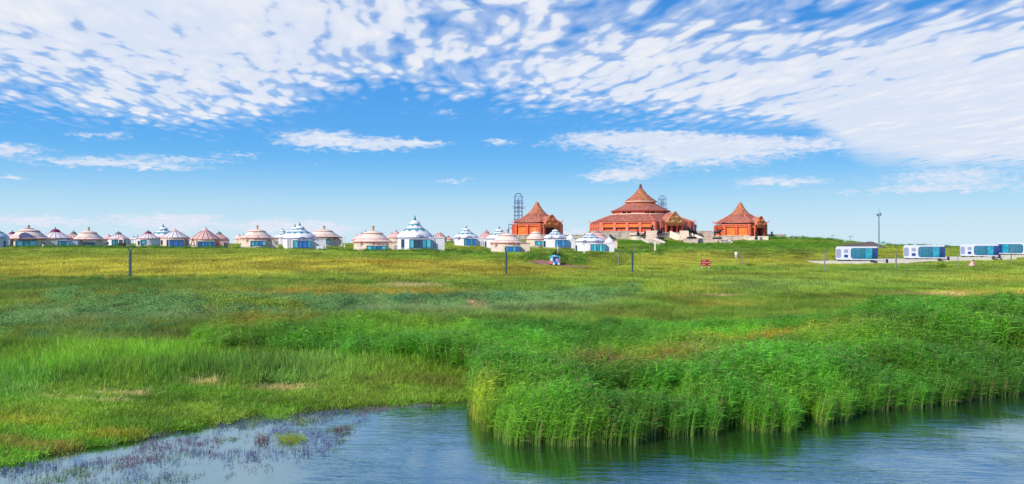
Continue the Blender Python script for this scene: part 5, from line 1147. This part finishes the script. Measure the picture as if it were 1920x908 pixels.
# ------------------------------------------------------------ capsule cabins on paved slabs
def rrect(x0, x1, z0, z1, r, n=5, corners=(1, 1, 1, 1)):
    P = []
    for (cx, cz, a, k) in ((x1-r, z0+r, -90, corners[0]), (x1-r, z1-r, 0, corners[1]), (x0+r, z1-r, 90, corners[2]), (x0+r, z0+r, 180, corners[3])):
        if k:
            for i in range(n+1): t_ = R(a+90*i/n); P.append((cx+r*math.cos(t_), cz+r*math.sin(t_)))
        else: P.append((cx+r*(1 if a in (-90, 0) else -1), cz+r*(1 if a in (0, 90) else -1)))
    return P
def cabin(label, x0, x1, rt, rb, d, mirror=False, slab=None):
    m = d/F; o = P3(x0, rb, d); th_ = math.atan(((x0+x1)/2-960)/F); t = thing('capsule_cabin', label, 'cabin', o, -th_-R(2), 'white capsule cabins')
    H = (rb-rt)*m; k = (x1-x0)/78*math.cos(th_); Lx = (x1-x0)*m*math.cos(th_); Y = 3.2
    X = (lambda a: a*m*k) if not mirror else (lambda a: Lx-a*m*k)
    def pr(a0, a1, z0, z1, r, y0, y1, name, mk, par=t, corners=(1, 1, 1, 1)):
        q = sorted((X(a0), X(a1))); return MB().prism(rrect(q[0], q[1], z0, z1, r, 5, corners), y0, y1).build(name, M[mk], par)
    pr(0, 78, .0, H, .38, 0, Y, 'body', 'cabin_white')
    pr(.6, 77.4, H-.04, H+.05, .04, .1, Y-.1, 'roof_cap', 'cabin_white')
    pr(.8, 10, .38, H-.42, .30, -.035, .1, 'end_panel', 'cabin_lilac')
    u = pr(15.5, 23.5, H*.54, H*.80, .12, -.03, .1, 'upper_window', 'cabin_lilac'); pr(16.2, 22.8, H*.56, H*.78, .09, -.05, -.031, 'pane', 'pane_navy' if mirror else 'cabin_lilac', u)
    l = pr(15.5, 23.5, H*.16, H*.40, .12, -.03, .1, 'lower_window', 'cabin_lilac'); pr(16.2, 22.8, H*.18, H*.38, .09, -.05, -.031, 'pane', 'pane_navy', l)
    f = pr(28.2, 78.3, .20, H-.22, .50, -.05, Y*.8, 'window_frame', 'frame_blue', t, (0, 0, 1, 1) if not mirror else (1, 1, 0, 0))
    for i, (a0, a1, mk) in enumerate(((29, 54.0, 'pane_cabin'), (55.4, 67.5, 'pane_teal'), (68.2, 77.8, 'pane_navy'))):
        q = pr(a0, a1, .27, H-.29, .42 if i == 0 else .05, -.075, -.051, 'pane', mk, f, ((0, 0, 1, 1) if not mirror else (1, 1, 0, 0)) if i == 0 else (1, 1, 1, 1))
    for a in (30, 36, 42, 48): q = X(a); MB().box(q-.015, q+.015, -.088, -.076, .35, H-.36).build('curtain_fold', M['frame_blue'], f)
    for a in (6, 24, 44, 68): q = X(a); MB().box(q-.25, q+.25, .3, Y-.3, -.28, .02).build('foot', M['dark_under'], t)
    q = X(70); MB().box(q-.6, q+.6, -.75, -.05, -.27, -.12, bev=.02).build('doorstep', M['dark_under'], t)
    return t
def slabf(label, x0, x1, row, d, dep=6.5):
    m = d/F; w = (x1-x0)*m/2; o = P3((x0+x1)/2, row, d-3.2); t = thing('slab', label, 'paving', o, 0, 'paved slabs under the capsule cabins')
    MB().box(-w+.25, w-.25, .25, dep, -.9, -.02).build('paving', M['slab'], t)
    MB().box(-w, w, 0, .25, -.9, .03).build('front_kerb', M['kerb_white'], t); MB().box(-w, w, dep, dep+.25, -.9, .03).build('back_kerb', M['kerb_white'], t)
    for s in (-1, 1): MB().box(s*(w-.125)-.125, s*(w-.125)+.125, .25, dep, -.9, .028).build('side_kerb', M['kerb_white'], t)
    PAVED.append((o.x-w, o.x+w, o.y-.5, o.y+dep+.4))
PAVED = []
cabin('white capsule cabin nearest the mast, first from the left', 1567, 1645, 463, 487, 157)
cabin('second white capsule cabin from the left', 1694, 1771, 460.5, 484, 163)
cabin('third white capsule cabin, behind the crouching person', 1800, 1872, 459, 480, 170)
cabin('fourth white capsule cabin, cut off by the right edge', 1869, 1946, 456, 476, 181, True)
slabf('pale paved slab with a white kerb under the first cabin', 1529, 1702, 490, 157); slabf('paved slab with a white kerb under the second cabin', 1657, 1822, 486.5, 163); slabf('paved slab with a white kerb under the third cabin', 1782, 1905, 482.5, 170); slabf('paved slab with a white kerb under the fourth cabin at the right edge', 1850, 1990, 478.5, 181)
for (px, r_, d, lb) in ((1663, 490.5, 151, 'small dark ground light on the first slab'), (1778, 485.5, 158, 'small dark ground light on the second slab'), (1874, 481.5, 166, 'small dark ground light on the third slab')):
    o = P3(px, r_, d); t = thing('ground_light', lb, 'light', o, 0, 'dark ground lights beside the cabins'); MB().lathe([(.22, -.3), (.22, .30), (.26, .32), (.1, .45)], 12).build('housing', M['dark_under'], t); MB().lathe([(.23, .1), (.23, .2)], 12).build('lens', M['pane_navy'], t)

# mast, far poles, kiosk and mound
v = on(1648, 200); t = thing('camera_mast', 'tall thin grey mast with antennas above the first cabin', 'mast', v); h = P3(1648, 404, 200).z-v.z; ht = P3(1648, 390, 200).z-v.z
MB().tube((0, 0, -.4), (0, 0, h), .17, .13, 10).build('shaft', M['steel'], t); MB().tube((0, 0, h), (0, 0, ht), .05, .03, 6).build('antenna', M['steel'], t)
for (dx, dz, w) in ((-.42, .0, .16), (-.20, -.25, .14), (.36, .25, .16), (.42, -.15, .13)): MB().box(dx-w, dx+w, -.15, .15, h+dz, h+dz+.42, bev=.03).build('equipment_box', M['steel'], t); MB().tube((0, 0, h+dz+.2), (dx, 0, h+dz+.2), .035, n=6).build('bracket', M['steel'], t)
MB().box(-.35, .35, -.35, .35, -.3, .25).build('footing', M['grey_stone'], t)
for px, tp, bs, d, lb in ((1560, 441, 453, 262, 'short thin pole with a lamp arm on the hill crest'), (1594, 443, 455, 262, 'thin pole with a cross-piece right of the lamp pole on the crest')):
    v = on(px, d); h = P3(px, tp, d).z-v.z; t = thing('distant_pole', lb, 'pole', v); MB().tube((0, 0, -.3), (0, 0, h), .09, .06, 8).build('shaft', M['grey_spire'], t); MB().tube((-.1 if px == 1560 else -.5, 0, h-.1), (.7 if px == 1560 else .5, 0, h-.1), .06, n=6).build('arm', M['grey_spire'], t); MB().box(.5, .8, -.1, .1, h-.2, h).build('lamp_head', M['grey_spire'], t)
v = on(1655, 236); t = thing('equipment_cabinet', 'small pale green cabinet at the foot of the mast', 'cabinet', v); MB().box(-.55, .55, -.4, .4, -.3, 1.2, bev=.05).build('cabinet_body', M['green_box'], t); MB().lathe([(.80, 1.2), (.72, 1.35), (.05, 1.6)], 4, a0=R(45)).build('roof', M['green_box'], t)
# spoil heap behind the first cabin
n_, k_ = 60, 22; X_ = (1606-960)/F*205; U_, V_ = np.meshgrid(np.linspace(-1.35, 1.35, n_), np.linspace(-1, 1, k_)); hx = X_+U_*4.6+1.6; hy = 205+V_*3.2; hz = ground(hx, hy)
bell = np.clip(1-np.abs(U_/1.3)**2.6, 0, 1)**.8*np.clip(1-V_**2, 0, 1)**.8; hz = hz-.1+bell*(1.05+.75*np.exp(-((U_-.55)/.5)**2)+.35*(fbm(hx*.9, hy*.9, 4)-.5))
vv = np.stack([hx.ravel(), hy.ravel(), hz.ravel()], 1); ff = np.array([[i*n_+j, i*n_+j+1, (i+1)*n_+j+1, (i+1)*n_+j] for i in range(k_-1) for j in range(n_-1)])
o = bpy.data.objects.new('earth_mound', npmesh('earth_mound', vv, ff, [M['earth']])); C.objects.link(o); tag(o, 'grey-brown earth mound behind the first cabin', kind='structure')
# paths
def path(name, label, pts, hw, mk, lift=.07):
    P_ = []
    for (a, b) in zip(pts[:-1], pts[1:]):
        for k in range(10): f_ = k/10; P_.append((a[0]*(1-f_)+b[0]*f_, a[1]*(1-f_)+b[1]*f_))
    P_.append(pts[-1]); W3 = [((p-960)/F*d, d) for p, d in P_]; vs = []
    for i, (x_, y_) in enumerate(W3):
        a = W3[max(0, i-1)]; b = W3[min(len(W3)-1, i+1)]; tx, ty = b[0]-a[0], b[1]-a[1]; l = math.hypot(tx, ty); nx, ny = -ty/l, tx/l
        for s in (-1, -.5, 0, .5, 1): w = hw*(1+.2*math.sin(i*.9+s)); vs.append((x_+nx*s*w, y_+ny*s*w))
    A_ = np.array(vs); z_ = ground(A_[:, 0], A_[:, 1])+lift
    vs = np.concatenate([A_, z_[:, None]], 1); f_ = np.array([[i*5+j, i*5+j+1, (i+1)*5+j+1, (i+1)*5+j] for i in range(len(W3)-1) for j in range(4)])
    o = bpy.data.objects.new(name, npmesh(name, vs, f_, [M[mk]])); C.objects.link(o); tag(o, label, kind='structure')
    for i in range(0, len(W3)-1): PAVED.append((W3[i][0]-hw*.95, W3[i][0]+hw*.95, W3[i][1]-hw*1.6, W3[i][1]+hw*.95))
path('path', 'reddish paved path under the small blue vehicle', [(1000, 129), (1020, 127.5), (1040, 125), (1060, 122), (1092, 118.5)], 2.0, 'path_red')
path('path', 'short reddish paved patch right of the rightmost yurt', [(1191, 163), (1202, 162), (1214, 163)], 2.2, 'path_red')
path('path', 'thin pale footpath behind the steel-blue fence post', [(1205, 92.5), (1230, 92), (1268, 91)], .55, 'path_pale')

# the dry meadow, kept off paving and paths
P, px, d = field(30000, -60, 1980, 56, 235, 2)
T = tint_of(P+np.array([0, 0, .15]))
s = .7+.5*fbm(P[:, 0]*.15+2, P[:, 1]*.15, 3)+.2*RNG.random(len(P))
keep = clear_of(P, PAVED); P, px, d, T, s = P[keep], px[keep], d[keep], T[keep], s[keep]
print('far', len(P))
scatter('dry_meadow', 'yellow-green dry meadow grass running up to the camp', src_far, P, s*(d/90)**.35, T*np.array([1.88, 1.84, 1.6]), None, .06, s*.9)
# low bushes
src_shrub = source('shrub', [shrub_src('shrub', 80+i, 420, .55, .62, .045) for i in range(4)])
L = []
def band(n, px0, px1, row0, row1, dd, sc, cname, rows=None):
    """n bushes along a strip of ground that runs between depths dd[0] and dd[1]"""
    p = px0+RNG.random(n)*(px1-px0); t = (p-px0)/(px1-px0); q = dd[0]+(dd[1]-dd[0])*t+RNG.normal(size=n)*dd[2]
    X = (p-960)/F*q; V = np.stack([X, q, ground(X, q)], 1); c = lin(PAL[cname])*(.5+.75*RNG.random(n))[:, None]; big_ = 1.45 if dd[0] < 70 else .82
    L.append((V, sc*big_*(.5+.9*RNG.random(n)), c))
band(520, 90, 640, 0, 0, (46, 46, 2.6), .95, 'sage'); band(420, 560, 1150, 0, 0, (47, 58, 2.6), .95, 'sage'); band(120, 150, 380, 0, 0, (40, 42, 1.2), .9, 'sage')
band(120, 400, 560, 0, 0, (44, 44, 1.4), 1.1, 'oli'); band(90, -20, 120, 0, 0, (36, 38, 2.0), .8, 'sage'); band(90, 60, 330, 0, 0, (33, 35, 1.5), .65, 'blue')
band(70, 740, 960, 0, 0, (52, 56, 1.5), 1.1, 'blue'); band(90, 1000, 1200, 0, 0, (56, 66, 3), .9, 'sage')
band(200, -20, 300, 0, 0, (61, 60, 2.0), .8, 'dark'); band(120, 280, 700, 0, 0, (61, 66, 2.0), .7, 'dark')
band(300, 10, 430, 0, 0, (146, 148, 4), 1.9, 'dark'); band(260, 420, 920, 0, 0, (142, 146, 4), 1.9, 'dark'); band(120, 90, 330, 0, 0, (150, 154, 2), 2.0, 'grn')
band(170, 975, 1100, 0, 0, (132, 132, 5), 1.7, 'dark'); band(150, 1150, 1250, 0, 0, (160, 175, 10), 1.8, 'dark'); band(200, 1160, 1300, 0, 0, (214, 208, 4), 2.0, 'grn')
band(330, 1250, 1560, 0, 0, (205, 205, 8), 2.1, 'grn'); band(160, 1440, 1640, 0, 0, (234, 246, 3), 2.8, 'grn'); band(60, 1660, 1780, 0, 0, (262, 268, 3), 2.6, 'dark')
band(90, 1500, 1760, 0, 0, (104, 112, 2), 1.1, 'grn'); band(110, 1330, 1480, 0, 0, (112, 112, 3), 1.0, 'grn'); band(60, 1780, 1960, 0, 0, (116, 118, 2), 1.0, 'grn'); band(60, 1150, 1330, 0, 0, (100, 108, 3), .9, 'dark')
V = np.concatenate([a[0] for a in L]); sc_ = np.concatenate([a[1] for a in L]); cc = np.concatenate([a[2] for a in L])
keep = clear_of(V, PAVED); V, sc_, cc = V[keep], sc_[keep], cc[keep]
scatter('low_scrub', 'low grey-green scrub in bands across the meadow and round the camp', src_shrub, V, sc_*.62, cc*1.75, None, .1, sc_*.5)
# drowned weeds in the shallows
src_weed = source('weed', [sprig_src('weed', 90+i, 9, .16, .12) for i in range(4)])
P, px, d = field(15000, -60, 1100, 14.2, 22.6, 1)
t = shore(px)-d; f = fbm(P[:, 0]*1.2, P[:, 1]*1.6, 4); reach = np.interp(px, (0, 300, 560, 650, 700, 760, 1000), (6, 5.5, 4.6, 4.2, 1.2, .5, .5))
ok = (t > -.25) & (t < reach) & (RNG.random(len(d)) < np.clip((f-.36)*2.6, .03, 1)*np.clip(1.25-t/reach, .15, 1))
P, px, d, f = P[ok], px[ok], d[ok], f[ok]; P[:, 2] = -.01
t = shore(px)-d
c1, c2, c3 = lin((96, 102, 132)), lin((120, 98, 114)), lin((112, 136, 62))
k = sstep((fbm(P[:, 0]*.9+12, P[:, 1]*.9+3, 3)-.52)*9)[:, None]; k2 = sstep((.5-t)/.8)[:, None]; k3 = sstep((fbm(P[:, 0]*1.1+42, P[:, 1]*1.1+13, 3)-.55)*9)[:, None]
T = c1*(1-k)+c2*k; T = T*(1-k3*.7)+c3*k3*.7; T = T*(1-k2)+c3*k2
print('weeds', len(P))
scatter('water_weeds', 'thin dark weeds poking through the shallow water by the bank', src_weed, P, (.45+.5*RNG.random(len(P))), T*(.9+1.0*RNG.random(len(P)))[:, None], None, .2)
# counted plants, each a thing of its own
def plant(name, label, me, px, d, sc, tint, cat, group=None, z=None, sz=None):
    m2 = me.copy(); m2.materials.clear(); mm = M_SOLO[name].copy(); mm.node_tree.nodes['solo'].outputs[0].default_value = (*tint, 1); m2.materials.append(mm)
    o = bpy.data.objects.new(name, m2); C.objects.link(o); v = on(px, d)
    if z is not None: v.z = z
    o.location = v; o.scale = (sc, sc, sz or sc); o.rotation_euler = (0, 0, random.random()*6); return tag(o, label, cat, group)
M_SOLO = {}
for nm, base in (('bush', M_LEAF), ('grass_tussock', M_BLADE), ('red_weed', M_WEED)):
    m = base.copy(); m.name = nm; g = m.node_tree; a = [n for n in g.nodes if n.type == 'ATTRIBUTE' and n.attribute_name == 'tint'][0]
    r_ = g.nodes.new('ShaderNodeRGB'); r_.name = 'solo'
    for l in list(a.outputs['Color'].links): t_ = l.to_socket; g.links.new(r_.outputs[0], t_)
    M_SOLO[nm] = m
big = shrub_src('bush', 120, 1500, .62, .8, .038)
plant('bush', 'round blue-green bush, the darkest in the scrub belt left of centre', big, 652, 45.5, 1.15, lin(PAL['blue'])*.85, 'bush')
plant('bush', 'small dark bush low in the grey-green scrub below the tallest fence post', big, 222, 42, .62, lin((36, 70, 56)), 'bush')
plant('bush', 'flat dark bush on the left meadow just above the scrub', big, 180, 50, .6, lin(PAL['blue'])*.8, 'bush', sz=.35)
plant('bush', 'small bright green bush on the meadow right of the red sign', big, 1408, 122, 1.0, lin(PAL['grn']), 'bush')
plant('bush', 'yellow-green feathery bush in the scrub belt', big, 445, 42, .95, lin(PAL['oli'])*1.1, 'bush')
plant('bush', 'bright green spiky bush in front of the second capsule cabin', big, 1766, 113, 1.2, lin(PAL['grn']), 'bush')
plant('bush', 'dark bush behind the small blue tourist vehicle', big, 1048, 134, 1.9, lin((44, 84, 40)), 'bush')
plant('grass_tussock', 'lone yellow-green tussock standing in the shallow water', grass_src('grass_tussock', 130, 420, .30, .18, .42, .010, .9, .9, 3, M_BLADE, .08), 556, 18.0, 1.0, lin((176, 196, 50)), 'grass', z=-.05, sz=.8)
plant('red_weed', 'red weed clump in the water left of the tussock', sprig_src('red_weed', 131, 60, .16, .20), 491, 17.9, 1.0, lin((122, 84, 92)), 'weed', z=-.02)
plant('red_weed', 'red weed clump in the water right of the tussock', sprig_src('red_weed', 132, 70, .22, .18), 643, 18.9, 1.0, lin((118, 82, 96)), 'weed', z=-.02)

v = on(186, 22.2); t_ = MB().ball((0, 0, .03), (.11, .08, .07), 9, 6).build('pale_stone', M['light_stone']); t_.location = v; tag(t_, 'small pale stone on the bare patch of the near left bank', 'stone')
